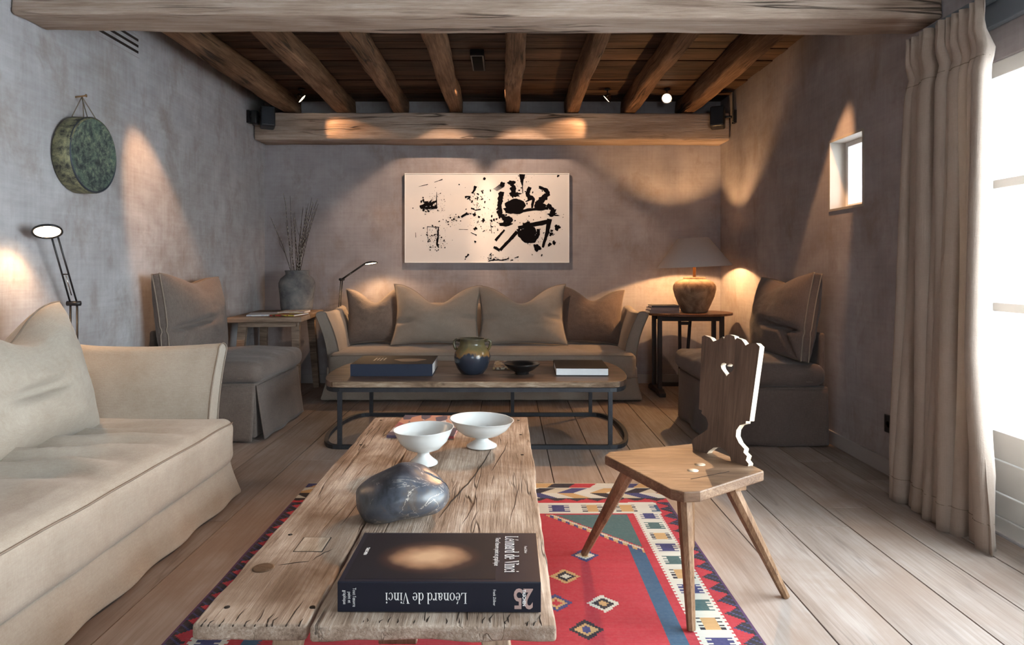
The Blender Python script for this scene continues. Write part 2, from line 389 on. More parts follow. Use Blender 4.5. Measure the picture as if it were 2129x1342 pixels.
# ------------------------------------------------------------------ beams and joists
def hewn(L, axis_len_div, amp, seed):
    def d(q):
        k = seed * 13.7
        return (q.x, q.y + amp * nz(q.x * 1.5 + k, q.y * 6, q.z * 6) + amp * 0.5 * nz(q.x * 5, q.y * 9 + k, q.z * 9),
                q.z + amp * nz(q.x * 1.3, q.y * 6 + k, q.z * 6 + 9) + amp * 0.5 * nz(q.x * 5 + k, q.y * 9, q.z * 9))
    return d
def slope(d, s):
    def f(q):
        p = d(q); return (p[0], p[1], p[2] + s * p[0])
    return f
o = MB().soft(0, 0, 0, XR - XL, 0.25, 0.42, 0.022, (60, 3, 4), 2, slope(hewn(1, 60, 0.012, 1), -0.004)).build('ceiling_beam', M['beam'], loc=(-0.15, 3.41, 2.632))
tag(o, 'massive weathered timber beam spanning the room in front of the joists', 'beam')
o = MB().soft(0, 0, 0, 4.60, 0.31, 0.265, 0.018, (60, 3, 4), 2, slope(hewn(1, 60, 0.009, 2), -0.002)).build('ceiling_beam', M['beam'], loc=(-0.15, 6.57, 2.54))
tag(o, 'pale timber beam along the back wall above the painting', 'beam')
for k, x in enumerate([-2.15, -1.6, -1.05, -0.5, 0.065, 0.63, 1.19, 1.75]):
    def dj(q, k=k):
        s = k * 5.3
        return (q.x + 0.010 * nz(q.x * 9 + s, q.y * 4, q.z * 9) + 0.016 * nz(q.x * 5 + s, q.y * 1.3, q.z * 5) + 0.012 * math.sin(q.y * 0.9 + k), q.y, q.z + 0.012 * nz(q.x * 5, q.y * 1.3 + s, q.z * 5))
    wj = 0.125 + 0.012 * math.sin(k * 2.1)
    o = MB().soft(0, 0, 0, wj, 3.18, 0.185, 0.028, (3, 60, 3), 3, dj).build('ceiling_joist', M['joist'], loc=(x, 5.13, 2.768))
    nth = ('', 'second ', 'third ', 'fourth ')[k if k < 4 else 7 - k]
    tag(o, ('%srough brown timber ceiling joist counted from the wall with the %s' if nth else '%srough brown timber ceiling joist nearest the wall with the %s') % (nth, 'gong' if k < 4 else 'small window'), 'joist', 'ceiling joists')

# ------------------------------------------------------------------ glazed door, windows
def glazed(name, y0, y1, z0, z1, rails, posts, xin, fw=0.06, panel=None):
    e = struct(empty(name, (0, 0, 0)))
    x0, x1 = xin, xin + 0.06
    f = MB()
    f.box(x0, x1, y0, y0 + fw, z0, z1); f.box(x0, x1, y1 - fw, y1, z0, z1)
    f.box(x0, x1, y0 + fw, y1 - fw, z1 - fw, z1); f.box(x0, x1, y0 + fw, y1 - fw, z0, z0 + fw)
    f.build('window_frame', M['paint'], e, bevel=0.004)
    zb = z0 + fw
    if panel:
        pz = [z0 + fw] + panel
        for a, b_ in zip(pz[:-1], pz[1:]):
            MB().box(x0 + 0.006, x1 - 0.01, y0 + fw, y1 - fw, a + 0.003, b_ - 0.003).build('panel_board', M['paint'], e, bevel=0.003)
        zb = panel[-1]
    ys = [y0 + fw] + posts + [y1 - fw]; zs = [zb] + rails + [z1 - fw]
    for z in rails: MB().box(x0 + 0.008, x1 - 0.008, y0 + fw, y1 - fw, z - 0.02, z + 0.02).build('glazing_bar', M['paint'], e, bevel=0.003)
    for p in posts: MB().box(x0 + 0.004, x1 - 0.004, p - 0.03, p + 0.03, z0 + fw, z1 - fw).build('mullion', M['paint'], e, bevel=0.003)
    for a, b_ in zip(ys[:-1], ys[1:]):
        for c, d in zip(zs[:-1], zs[1:]):
            MB().box(x0 + 0.026, x0 + 0.032, a, b_, c, d).build('pane', M['glass'], e)
    return e
glazed('door_1', DY0, DY1, 0.0, DZ, [1.0, 1.55], [0.92, 1.63, 2.34], XR + 0.02, 0.07, [0.175, 0.32, 0.45])
glazed('window_1', WY0, WY1, WZ0, WZ1, [], [], XR + 0.10, 0.035)
gw = glazed('window_fill', FX0, FX1, FZ0, FZ1, [1.6], [0.5], -YF + 0.08, 0.06)  # added fill window, out of view
gw.rotation_euler = (0, 0, R(-90))
# plastered reveal with a thin cream edge round the small window
t = MB()
for (a, b_, c, d) in ((WY0 - 0.012, WY0 + 0.004, WZ0 - 0.012, WZ1 + 0.012), (WY1 - 0.004, WY1 + 0.012, WZ0 - 0.012, WZ1 + 0.012), (WY0 + 0.004, WY1 - 0.004, WZ0 - 0.012, WZ0 + 0.004), (WY0 + 0.004, WY1 - 0.004, WZ1 - 0.004, WZ1 + 0.012)):
    t.box(XR - 0.005, XR + 0.10, a, b_, c, d)
struct(t.build('trim_2', M['jamb']))
# curtain rail on the wall over the door
o = MB().box(XR - 0.07, XR - 0.001, -0.2, 3.30, 2.335, 2.375).box(XR - 0.04, XR - 0.001, -0.2, 3.30, 2.235, 2.335).build('curtain_rail', plain('slate_grey_paint', (0.13, 0.145, 0.165), 0.5), bevel=0.003)
tag(o, 'slate grey curtain rail board fixed above the glass door', 'curtain rail')

# outside
struct(MB().box(XO, 40, -30, 40, -0.5, -0.35).build('ground', M['snow']))
struct(MB().box(2.9, 14, 9.0, 20, -0.35, 2.45).build('ground_snowbank', M['snow'], bevel=0.3))
e = empty('neighbour_chalet', (6.4, 11.5, 2.45)); tag(e, 'timber chalet with snowy roof seen through the small window', 'building')
M['chalet'] = wood('chalet_wood', (0.005, 0.006, 0.007), (0.014, 0.016, 0.018), (0.026, 0.026, 0.027), 'X', 0.8, 0.8, 0.3, 0.5, 0.4)
for k in range(10):
    MB().box(-2.6, 2.6, 0, 0.08, 0.3 * k, 0.3 * k + 0.285).build('wall_plank', M['chalet'], e)
MB().prism([(-3.1, 3.0), (3.1, 3.0), (0, 4.5)], -0.4, 3, None).build('roof', M['snow'], e)
MB().box(-0.9, -0.1, -0.04, 0.02, 1.1, 2.2).build('window_pane', M['black'], e)

# ------------------------------------------------------------------ sofas
def skirted_sofa(name, W, D, mat, pipe, loc, rz, label, seed, wrinkle):
    e = empty(name, loc, rz); tag(e, label, 'sofa')
    sz = 0.425                                         # seat top
    hw = W / 2
    # body under the seat with flared skirt
    def dsk(q):
        t = max(0, (0.20 - q.z) / 0.20)
        fl = 0.045 * t ** 1.3
        wv = 0.010 * t * math.sin(q.x * 17 + seed) + 0.012 * t * math.sin(q.y * 13 + seed)
        x = q.x * (1 + fl / hw) + wv * 0.3; y = q.y
        if q.y < 0.3: y = q.y - fl - wv * (1 if q.y < 0.05 else 0)
        return (x, y, q.z)
    MB().soft(0, D / 2 + 0.02, 0.155, W - 0.10, D - 0.04, 0.285, 0.02, (60, 24, 10), 2, dsk).build('skirt', mat, e)
    MB().tube([(-hw + 0.05, 0.038, 0.205), (0, 0.036, 0.203), (hw - 0.05, 0.038, 0.205)], 0.0035, 6).build('hem_seam', pipe, e)
    # bench seat cushion, wrapping in front of the arms
    def dst(q):
        u = q.x / hw; v = (q.y) / D
        z = q.z
        if q.z > 0.33:
            z += 0.022 * (1 - u * u) * (1 if v > 0.1 else v / 0.1) - 0.02 * max(0, abs(u) - 0.86) / 0.14
            wr = wrinkle * (0.008 * math.sin(q.x * 26 + 3 * nz(q.x * 2, q.y * 2, seed) * 3) * (0.5 + nz(q.x * 3, q.y * 1.2, seed + 3)) + 0.012 * nz(q.x * 5, q.y * 1.6, seed))
            z += wr * min(1, max(0, v * 4))
        y = q.y
        if q.y < 0.06: y += 0.010 * nz(q.x * 4, q.z * 5, seed) + 0.05 * max(0, abs(u) - 0.88) / 0.12
        return (q.x + 0.006 * nz(q.y * 4, q.z * 8, seed + 7), y, z)
    MB().soft(0, (D - 0.16) / 2 - 0.012, 0.31, W - 0.12, D - 0.16, 0.235, 0.055, (110, 40, 5), 4, dst).build('seat', mat, e)
    pp = []
    for i in range(41):
        x = -hw + 0.10 + (W - 0.2) * i / 40; q = Vector((x, -0.002, 0.412)); d = dst(q); pp.append((d[0], d[1] - 0.004, d[2] - 0.006))
    MB().tube(pp, 0.0035, 6).build('seat_piping', pipe, e)
    # flared arms
    for s in (-1, 1):
        def prof(t):                                   # inner and outer x at height parameter t 0..1
            z = 0.30 + t * (0.745 - 0.30)
            fl = 0.115 * t ** 2.0
            return z, hw - 0.155 + fl, hw - 0.05 + fl * 0.95
        m = MB(); ny = 18; nt_ = 12; ring = []
        for j in range(ny + 1):
            y = 0.115 + (D - 0.17) * j / ny
            dip = 0.018 * math.sin(PI * j / ny) - 0.05 * max(0, j / ny - 0.75)
            sec = []
            for i in range(nt_ + 1):
                z, a, b_ = prof(i / nt_); sec.append((a, z - dip * (i / nt_)))
            z, a, b_ = prof(1.0); rr = (b_ - a) / 2
            for k in range(1, 8):
                an = PI - PI * k / 8
                sec.append(((a + b_) / 2 + rr * math.cos(an), z - dip + 0.75 * rr * math.sin(an)))
            for i in range(nt_, -1, -1):
                z, a, b_ = prof(i / nt_); sec.append((b_, z - dip * (i / nt_)))
            edge = 0.0
            ring.append([(s * (x + 0.006 * nz(y * 4, zz * 4, seed + s)), y, zz) for x, zz in sec])
        n = len(ring[0]); vs = [p for r_ in ring for p in r_]; fs = []
        for j in range(ny):
            for i in range(n - 1):
                fs.append((j*n + i, j*n + i + 1, (j+1)*n + i + 1, (j+1)*n + i))
            fs.append((j*n + n - 1, j*n, (j+1)*n, (j+1)*n + n - 1))
        fs.append(tuple(range(n))[::-1]); fs.append(tuple(ny*n + i for i in range(n)))
        m.add(vs, fs, True)
        ar = m.build('arm', mat, e)
        em = ar.modifiers.new('es', 'EDGE_SPLIT'); em.split_angle = R(50)
        MB().tube([(p[0], p[1] - 0.003, p[2]) for p in ring[0]], 0.004, 6).build('arm_piping', pipe, e)
    # back
    def dbk(q):
        t = max(0, (q.z - 0.4) / 0.4)
        return (q.x, q.y + 0.0 * t, q.z + 0.012 * math.sin(q.x * 3 + seed))
    MB().soft(0, D - 0.085, 0.53, W - 0.17, 0.15, 0.56, 0.06, (40, 2, 8), 3, dbk).build('backrest', mat, e)
    return e
skirted_sofa('sofa', 2.84, 0.90, M['linen2'], M['piping'], (-0.225, 5.79, 0), 0, 'greige linen slipcovered sofa against the back wall under the painting', 3, 0.5)
skirted_sofa('sofa', 2.84, 1.06, M['linen'], M['piping'], (-1.37, 2.02, 0), R(90), 'pale beige linen slipcovered sofa along the gong wall beside the plank table', 8, 2.8)

# ------------------------------------------------------------------ cushions
def cushion(name, W, H, T, mat, pipe, loc, rot, label, group=None, chop=0.0, pinch=0.07, seed=0, box=0.0, dents=()):
    n = 40; vs = []; fs = []
    def pos(u, v, sgn):
        x = W / 2 * u * (1 - pinch * (1 - v * v) * abs(u)); y = H / 2 * v * (1 - pinch * (1 - u * u) * abs(v))
        prof = max(0.0, (1 - u ** 4) * (1 - v ** 4)) ** 0.5
        prof = prof * (0.62 + 0.38 * (1 - u * u) * (1 - v * v))
        z = T / 2 * prof
        if chop and v > -0.2:
            g = math.exp(-(u / 0.42) ** 2); k = (v + 0.2) / 1.2
            y -= chop * H * g * k ** 2; z *= 1 - 0.30 * math.exp(-(u / 0.22) ** 2) * k ** 2
            y += 0.10 * chop * H * math.exp(-((abs(u) - 0.85) / 0.3) ** 2) * k
        for (du, dv, ln, wd, dep, an) in dents:
            a = (u - du) * math.cos(an) + (v - dv) * math.sin(an); b_ = -(u - du) * math.sin(an) + (v - dv) * math.cos(an)
            gg = math.exp(-(b_ / wd) ** 2) * (1 / (1 + math.exp((abs(a) - ln) * 14)))
            if sgn > 0: z -= dep * gg * T * (0.3 + 0.7 * prof)
        z += prof * T * 0.05 * nz(u * 2.3 + seed, v * 2.3, sgn * 2 + seed) + prof * T * 0.02 * nz(u * 7, v * 7 + seed, sgn)
        if box and prof <= 1:
            z += box / 2
        return (x, y, sgn * z)
    def gu(i):
        t = -1 + 2 * i / n; return math.sin(t * PI / 2) * 0.55 + t * 0.45
    N = n + 1
    for sgn in (1, -1):
        for j in range(N):
            for i in range(N): vs.append(pos(gu(i), gu(j), sgn))
    for j in range(n):
        for i in range(n):
            a = j*N + i
            fs.append((a, a + 1, a + N + 1, a + N)); c = a + N*N
            fs.append((c, c + N, c + N + 1, c + 1))
    rim = [i for i in range(N)] + [j*N + n for j in range(1, N)] + [n*N + i for i in range(n - 1, -1, -1)] + [j*N for j in range(n - 1, 0, -1)]
    L = len(rim)
    for k in range(L):
        a, b_ = rim[k], rim[(k + 1) % L]
        fs.append((a, a + N*N, b_ + N*N, b_))
    m = MB().add(vs, fs, True)
    o = m.build(name, mat, None, loc, rot)
    if not box:
        bm = bmesh.new(); bm.from_mesh(o.data); bmesh.ops.remove_doubles(bm, verts=bm.verts, dist=0.0004); bmesh.ops.recalc_face_normals(bm, faces=bm.faces); bm.to_mesh(o.data); bm.free()
    for sg in ((1, -1) if box else (1,)):
        MB().tube([(vs[i][0], vs[i][1], vs[i][2] * sg) for i in rim], 0.0045, 6, closed=True).build('piping', pipe, o)
    tag(o, label, 'cushion', group)
    return o
def upright(lean, rz, roll=0):
    return (Matrix.Rotation(rz, 4, 'Z') @ Matrix.Rotation(R(90 - lean), 4, 'X') @ Matrix.Rotation(R(roll), 4, 'Z')).to_euler()
sy = 6.30
# four cushions on the back sofa
cushion('cushion', 0.57, 0.54, 0.21, M['taupe'], M['piping'], (-1.27, sy + 0.10, 0.705), upright(14, 0, 3), 'brown woven scatter cushion lit by the reading lamp on back sofa', None, 0.22, 0.10, 1)
cushion('cushion', 0.84, 0.57, 0.24, M['cush'], M['piping'], (-0.665, sy - 0.05, 0.72), upright(14, 0, -1), 'large beige cushion on the back sofa next to the lamp-lit brown one', None, 0.28, 0.11, 2, 0, ((-0.8, -0.25, 0.2, 0.06, 0.3, 0.1), (0.85, -0.1, 0.18, 0.05, 0.3, 0.0)))
cushion('cushion', 0.85, 0.57, 0.24, M['cush'], M['piping'], (0.135, sy - 0.05, 0.72), upright(14, 0, 1), 'large beige cushion on the back sofa behind the glazed jar and black bowl', None, 0.26, 0.11, 5, 0, ((-0.85, -0.1, 0.18, 0.05, 0.3, 0.0), (0.82, -0.15, 0.2, 0.05, 0.3, -0.2)))
cushion('cushion', 0.62, 0.54, 0.21, M['taupe2'], M['piping'], (0.81, sy + 0.09, 0.705), upright(14, 0, -4), 'brown woven scatter cushion at the sofa end near the table lamp', None, 0.18, 0.10, 7)
# cushions on the sofa by the gong wall (facing +X)
cushion('cushion', 0.86, 0.62, 0.34, M['linen'], M['piping'], (-2.04, 2.74, 0.70), upright(17, R(90), 1), 'big beige linen cushion with a chopped top beside the plank table', None, 0.22, 0.07, 11, 0, ((-0.1, -0.2, 0.28, 0.08, 0.30, 0.05),))
# box cushions on the slipper chairs
cushion('cushion', 0.88, 0.58, 0.25, M['taupe'], M['piping'], (-2.265, 4.78, 0.825), upright(8, R(90), -2.5), 'thick taupe box cushion leaning on the slipper chair near the stoneware jar', None, 0.07, 0.06, 21, 0.05, ((-0.5, -0.22, 0.45, 0.06, 0.5, 0.16), (-0.75, -0.6, 0.35, 0.06, 0.3, 1.2)))
cushion('cushion', 0.88, 0.58, 0.25, M['taupe2'], M['piping'], (1.975, 4.76, 0.825), upright(10, R(-90), 3), 'thick dark brown box cushion leaning on the slipper chair below the small window', None, 0.07, 0.06, 23, 0.05, ((0.45, -0.28, 0.45, 0.06, 0.5, -0.14), (0.75, -0.65, 0.35, 0.06, 0.3, -1.2)))

# ------------------------------------------------------------------ slipper chairs
def slipper(loc, rz, mat, label, seed, flare):
    e = empty('slipper_chair', loc, rz); tag(e, label, 'chair')
    W, D = 0.90, 0.75
    MB().soft(0, D / 2, 0.205, W - 0.012, D - 0.006, 0.37, 0.012, (6, 6, 4), 2).build('base', mat, e)
    # skirt panels hanging free of the base, open in an inverted pleat at the front corners
    def panel(p0, p1, nrm, zt):
        P0, P1, Nn = Vector((*p0, 0)), Vector((*p1, 0)), Vector((*nrm, 0)); nu, nv = 36, 12; vs = []; fs = []
        for off in (0.0, 0.006):
            for j in range(nv + 1):
                t = j / nv; z = zt + (0.010 - zt) * t
                for i in range(nu + 1):
                    u = i / nu; p = P0.lerp(P1, u)
                    o_ = 0.004 + flare * t ** 1.15 + 0.007 * t * math.sin(u * 17 + seed) + 0.004 * t * nz(u * 5, t * 2, seed) + off
                    vs.append((p.x + Nn.x * o_, p.y + Nn.y * o_, z + (0.004 * math.sin(u * 9 + seed) if j == nv else 0)))
        n1 = nu + 1; blk = n1 * (nv + 1)
        for j in range(nv):
            for i in range(nu):
                a = j * n1 + i; fs.append((a, a + 1, a + n1 + 1, a + n1)); fs.append((blk + a, blk + a + n1, blk + a + n1 + 1, blk + a + 1))
        for i in range(nu):
            fs.append((i, blk + i, blk + i + 1, i + 1)); a = nv * n1 + i; fs.append((a, a + 1, blk + a + 1, blk + a))
        for j in range(nv):
            a = j * n1; fs.append((a, a + n1, blk + a + n1, blk + a)); a += nu; fs.append((a, blk + a, blk + a + n1, a + n1))
        MB().add(vs, fs, True).build('skirt_panel', mat, e)
    hw = W / 2 - 0.006
    panel((-hw, 0.003), (hw, 0.003), (0, -1), 0.375)
    panel((hw, 0.003), (hw, D - 0.01), (1, 0), 0.375)
    panel((-hw, 0.003), (-hw, D - 0.01), (-1, 0), 0.375)
    def dc(q):
        u = q.x / (W / 2); v = (q.y - 0.34) / 0.38
        k = max(0, 1 - u * u) * max(0, 1 - v * v)
        top = q.z > 0.46
        z = q.z + (0.035 * k if top else 0) + 0.008 * nz(q.x * 5, q.y * 5, seed) + (0.010 * nz(q.x * 9, q.y * 3, seed + 4) if top else 0)
        x = q.x + 0.02 * (1 - abs(v)) * (1 if u > 0.9 else (-1 if u < -0.9 else 0)) ; y = q.y - 0.022 * (1 - u * u) * (1 if v < -0.9 else 0)
        return (x, y, z)
    MB().soft(0, 0.345, 0.462, W + 0.05, 0.77, 0.145, 0.062, (30, 26, 2), 4, dc).build('seat_cushion', mat, e)
    pts = []
    for k in range(48):
        a = 2 * PI * k / 48; c, s_ = math.cos(a), math.sin(a)
        x = math.copysign(abs(c) ** 0.22, c) * (W / 2 + 0.024); y = 0.345 + math.copysign(abs(s_) ** 0.22, s_) * 0.383
        pts.append((x, y, 0.43))
    MB().tube(pts, 0.004, 6, closed=True).build('seat_piping', M['piping'], e)
    MB().soft(0, D - 0.02, 0.54, W - 0.10, 0.035, 0.40, 0.016, (12, 1, 8), 3).build('backrest', mat, e)
    return e
slipper((-1.70, 4.93, 0), R(90), M['taupe'], 'taupe woven slipper chair with pleated skirt beside the rustic side table', 1, 0.05)
slipper((1.36, 4.80, 0), R(-90), M['taupe2'], 'dark brown woven slipper chair with plain skirt below the small window', 5, 0.012)

# ------------------------------------------------------------------ plank coffee table
TT = 0.42
e = empty('plank_coffee_table', (-0.285, 2.38, 0)); tag(e, 'long low rustic coffee table of worn planks standing on the kilim', 'table')
def dpl(seed):
    def f(q):
        ex = 0.008 * nz(q.y * 3, q.z * 3, seed) + 0.004 * nz(q.y * 11, q.z * 9, seed + 2)
        end = 1 if abs(q.y) > 0.93 else 0
        return (q.x + ex, q.y + 0.010 * end * nz(q.x * 14, q.z * 12, seed + 5), q.z + 0.0022 * nz(q.x * 6, q.y * 3, seed) - (0.004 * max(0, nz(q.x * 9, q.y * 9, seed)) if abs(q.y) > 0.94 else 0))
    return f
MB().soft(-0.262, 0, TT - 0.017, 0.246, 1.945, 0.034, 0.008, (10, 90, 3), 2, dpl(1)).build('plank', M['table'], e)
MB().soft(0.126, 0, TT - 0.017, 0.522, 1.955, 0.034, 0.008, (18, 90, 3), 2, dpl(4)).build('plank', M['table'], e)
for (x, y) in ((-0.34, -0.9), (-0.15, -0.9), (0.02, -0.9), (0.22, -0.9), (0.33, -0.9), (-0.34, 0.9), (-0.1, 0.9), (0.34, 0.9), (0.345, 0.62), (0.345, 0.3), (-0.34, 0.45), (0.34, -0.55), (-0.33, -0.5)):
    MB().lathe([(0.0065, -0.004), (0.0065, 0.0012), (0.004, 0.002), (0, 0.002)], 10, (x, y, TT)).build('peg', M['gap'], e)
MB().lathe([(0.028, -0.01), (0.027, 0.001), (0.022, 0.0025), (0.0, 0.0012)], 20, (-0.33, -0.707, TT)).build('knot', plain('knot_wood', (0.10, 0.055, 0.03), 0.6, nscale=60, namt=0.5, bs=0.6), e)
MB().soft(-0.2475, -0.5655, TT - 0.0034, 0.083, 0.100, 0.009, 0.004, (2, 2, 1), 2).build('patch_joint', M['gap'], e)
MB().soft(-0.2475, -0.5655, TT - 0.003, 0.078, 0.095, 0.009, 0.004, (2, 2, 1), 2).build('wood_patch', wood('patch_wood', (0.20, 0.135, 0.09), (0.36, 0.27, 0.20), (0.50, 0.41, 0.33), 'Y', 3, 0.6), e)
def onplank(px, py):
    Y = F * (CZ - TT) / (py - CY); return ((px - CX) * Y / F + 0.285, Y - 2.38)
rc = random.Random(31)
def crack(pp, w_):
    q = [onplank(*p) for p in pp]; path = []
    for a, b_ in zip(q[:-1], q[1:]):
        for k in range(5):
            t = k / 5; path.append((a[0] + (b_[0] - a[0]) * t + rc.uniform(-0.003, 0.003), a[1] + (b_[1] - a[1]) * t, TT - 0.0005))
    path.append((*q[-1], TT - 0.0005))
    n = len(path)
    MB().tube(path, [w_ * (0.25 + math.sin(PI * k / (n - 1))) for k in range(n)], 6).build('crack', M['gap'], e)
crack([(1027, 927), (988, 990), (944, 1037), (913, 1077)], 0.0022)
crack([(1065, 905), (1035, 960), (1005, 1010)], 0.0014)
crack([(565, 1178), (610, 1172), (655, 1166)], 0.0018)
crack([(640, 1172), (670, 1152), (700, 1140)], 0.0014)
crack([(770, 1005), (740, 1050), (700, 1105)], 0.0014)
crack([(985, 1050), (960, 1095)], 0.0012); crack([(1000, 1050), (975, 1100)], 0.0010); crack([(1080, 1000), (1060, 1090)], 0.0012)
ec = MB()
for k in range(34):
    x = -0.375 + 0.75 * (k + rc.random()) / 34
    if abs(x + 0.137) < 0.012: continue
    ln = rc.choice((0.018, 0.025, 0.03, 0.05, 0.09)) * rc.uniform(0.7, 1.3)
    ec.tube([(x, -0.972, TT - 0.003), (x + rc.uniform(-0.004, 0.004), -0.972 + ln * 0.5, TT + 0.0002), (x + rc.uniform(-0.006, 0.008), -0.972 + ln, TT - 0.0008)], [0.0016, 0.0012, 0.0004], 5)
ec.build('end_checks', M['gap'], e, kind='stuff')
for y in (-0.72, 0.72):
    sgn = 1 if y > 0 else -1
    MB().box(-0.33, 0.33, y - 0.04, y + 0.04, TT - 0.075, TT - 0.036).build('batten', M['tableleg'], e, bevel=0.004)
    for s in (-1, 1):
        MB().tube([(s * 0.24, y, TT - 0.075), (s * 0.30, y + sgn * 0.05, 0.012)], [1, 0.85], 4, sq=(0.07, 0.06)).build('leg', M['tableleg'], e, bevel=0.004)
MB().box(-0.05, 0.05, -0.66, 0.66, 0.20, 0.235).build('stretcher', M['tableleg'], e, bevel=0.004)
for y in (-0.75, 0.75): MB().box(-0.27, 0.27, y - 0.02, y + 0.02, 0.195, 0.24).build('rail', M['tableleg'], e, bevel=0.004)

# ------------------------------------------------------------------ iron and timber coffee table
ZT = 0.436
e = empty('iron_coffee_table', (-0.21, 4.77, 0)); tag(e, 'wide dark timber topped coffee table with rounded ends on iron frame', 'table')
def capsule(hw, bow, y0, y1, n=14, inset=0.0):
    pts = []
    for k in range(n + 1):
        a = -PI / 2 + PI * k / n
        pts.append((hw + (bow - inset) * math.cos(a) ** 0.8 if math.cos(a) > 1e-6 else hw, (y0 + y1) / 2 + (y1 - y0) / 2 * math.sin(a)))
    for k in range(n + 1):
        a = PI / 2 + PI * k / n
        c = -math.cos(a)
        pts.append((-hw - (bow - inset) * (c ** 0.8 if c > 1e-6 else 0), (y0 + y1) / 2 + (y1 - y0) / 2 * math.sin(a)))
    return pts
pl = capsule(0.885, 0.155, -0.485, 0.485, 20)
rot90 = Matrix(((1, 0, 0, 0), (0, 0, 1, 0), (0, 1, 0, 0), (0, 0, 0, 1)))
def slab(poly, z0, z1, name, mat, par, bev):
    n = len(poly); vs = [(x, y, z0) for x, y in poly] + [(x, y, z1) for x, y in poly]
    fs = [tuple(range(n)), tuple(range(n, 2*n))] + [(i, (i+1) % n, (i+1) % n + n, i + n) for i in range(n)]
    return MB().add(vs, fs).build(name, mat, par, bevel=bev)
# three boards make the top
def clip(poly, ya, yb):
    out = []
    def cut(P, y, keep):
        r = []
        for i in range(len(P)):
            a, b_ = P[i], P[(i + 1) % len(P)]
            ia, ib = keep(a[1]), keep(b_[1])
            if ia: r.append(a)
            if ia != ib:
                t = (y - a[1]) / (b_[1] - a[1]); r.append((a[0] + t * (b_[0] - a[0]), y))
        return r
    return cut(cut(poly, ya, lambda v: v >= ya), yb, lambda v: v <= yb)
cuts = [-0.487, -0.465, -0.17, 0.15, 0.487]
for k in range(4):
    p = clip(pl, cuts[k] + (0.0012 if k > 1 else 0), cuts[k+1] - (0.0012 if k > 0 else 0))
    slab(p, ZT - 0.038, ZT - (0.001 if k == 0 else 0), 'edge_strip' if k == 0 else 'top_board', M['edgewood'] if k == 0 else M['darkwood'], e, 0.0025 if k else 0.006)
zi = ZT - 0.039
ring = capsule(0.875, 0.150, -0.475, 0.475, 18)
MB().tube([(x, y, zi - 0.014) for x, y in ring], 1, 4, closed=True, sq=(0.024, 0.026)).build('top_rail', M['iron'], e)
ring = capsule(0.875, 0.165, -0.475, 0.475, 18)
MB().tube([(x, y, 0.014) for x, y in ring], 1, 4, closed=True, sq=(0.026, 0.026)).build('base_rail', M['iron'], e)
for x, y in ((-0.875, -0.475), (0.875, -0.475), (-0.865, 0.475), (0.865, 0.475), (0.25, 0.475)):
    MB().box(x - 0.014, x + 0.014, y - 0.012, y + 0.012, 0.026, zi - 0.024).build('leg', M['iron'], e, bevel=0.002)

# ------------------------------------------------------------------ milking-stool chair
e = empty('board_chair', (0.65, 2.43, 0)); tag(e, 'rustic wooden chair with carved board back and splayed legs on the rug edge', 'chair')
ox, oy = 0.65, 2.43
SZ = 0.46
def P2(x, y): return (x - ox, y - oy)
seatp = [P2(0.372, 2.535), P2(0.528, 2.150), P2(0.565, 2.122), P2(0.618, 2.128), P2(0.905, 2.342), P2(0.895, 2.385), P2(0.785, 2.680), P2(0.745, 2.700), P2(0.395, 2.580)]
seat = slab(seatp, SZ - 0.036, SZ, 'seat', M['stool'], e, 0.005)
for (x, y) in ((0.655, 2.345), (0.70, 2.415)):
    a, b_ = P2(x, y); MB().lathe([(0.020, -0.002), (0.020, 0.0008), (0, 0.001)], 14, (a, b_, SZ)).build('leg_wedge', M['stoollitedge'], seat)
MB().box(-0.0015, 0.0015, -0.09, 0.09, -0.002, 0.0006, Matrix.Translation((*P2(0.70, 2.29), SZ)) @ Matrix.Rotation(R(-62), 4, 'Z')).build('split', M['gap'], seat)
legs = [((0.45, 2.455), (0.313, 2.705)), ((0.592, 2.225), (0.592, 2.137)), ((0.775, 2.33), (0.993, 2.366)), ((0.70, 2.585), (0.768, 2.775))]
for (a, b_) in legs:
    pa, pb = P2(*a), P2(*b_)
    v = Vector((pb[0] - pa[0], pb[1] - pa[1], -SZ + 0.03)); fz = 0.010 if b_[0] < 0.81 else 0.003
    MB().tube([(pa[0], pa[1], SZ - 0.034), (pa[0] + (pb[0] - pa[0]) * 0.25, pa[1] + (pb[1] - pa[1]) * 0.25, SZ - 0.034 - 0.25 * (SZ - 0.034 - fz)), (pb[0], pb[1], fz)], [0.026, 0.0245, 0.0145], 8, smooth=False).build('leg', M['stoolleg'], e)
# battens under the seat
MB().box(-0.13, 0.13, -0.025, 0.025, SZ - 0.058, SZ - 0.037, Matrix.Translation((*P2(0.76, 2.42), 0)) @ Matrix.Rotation(R(-68), 4, 'Z')).build('batten', M['stoolleg'], e, bevel=0.003)
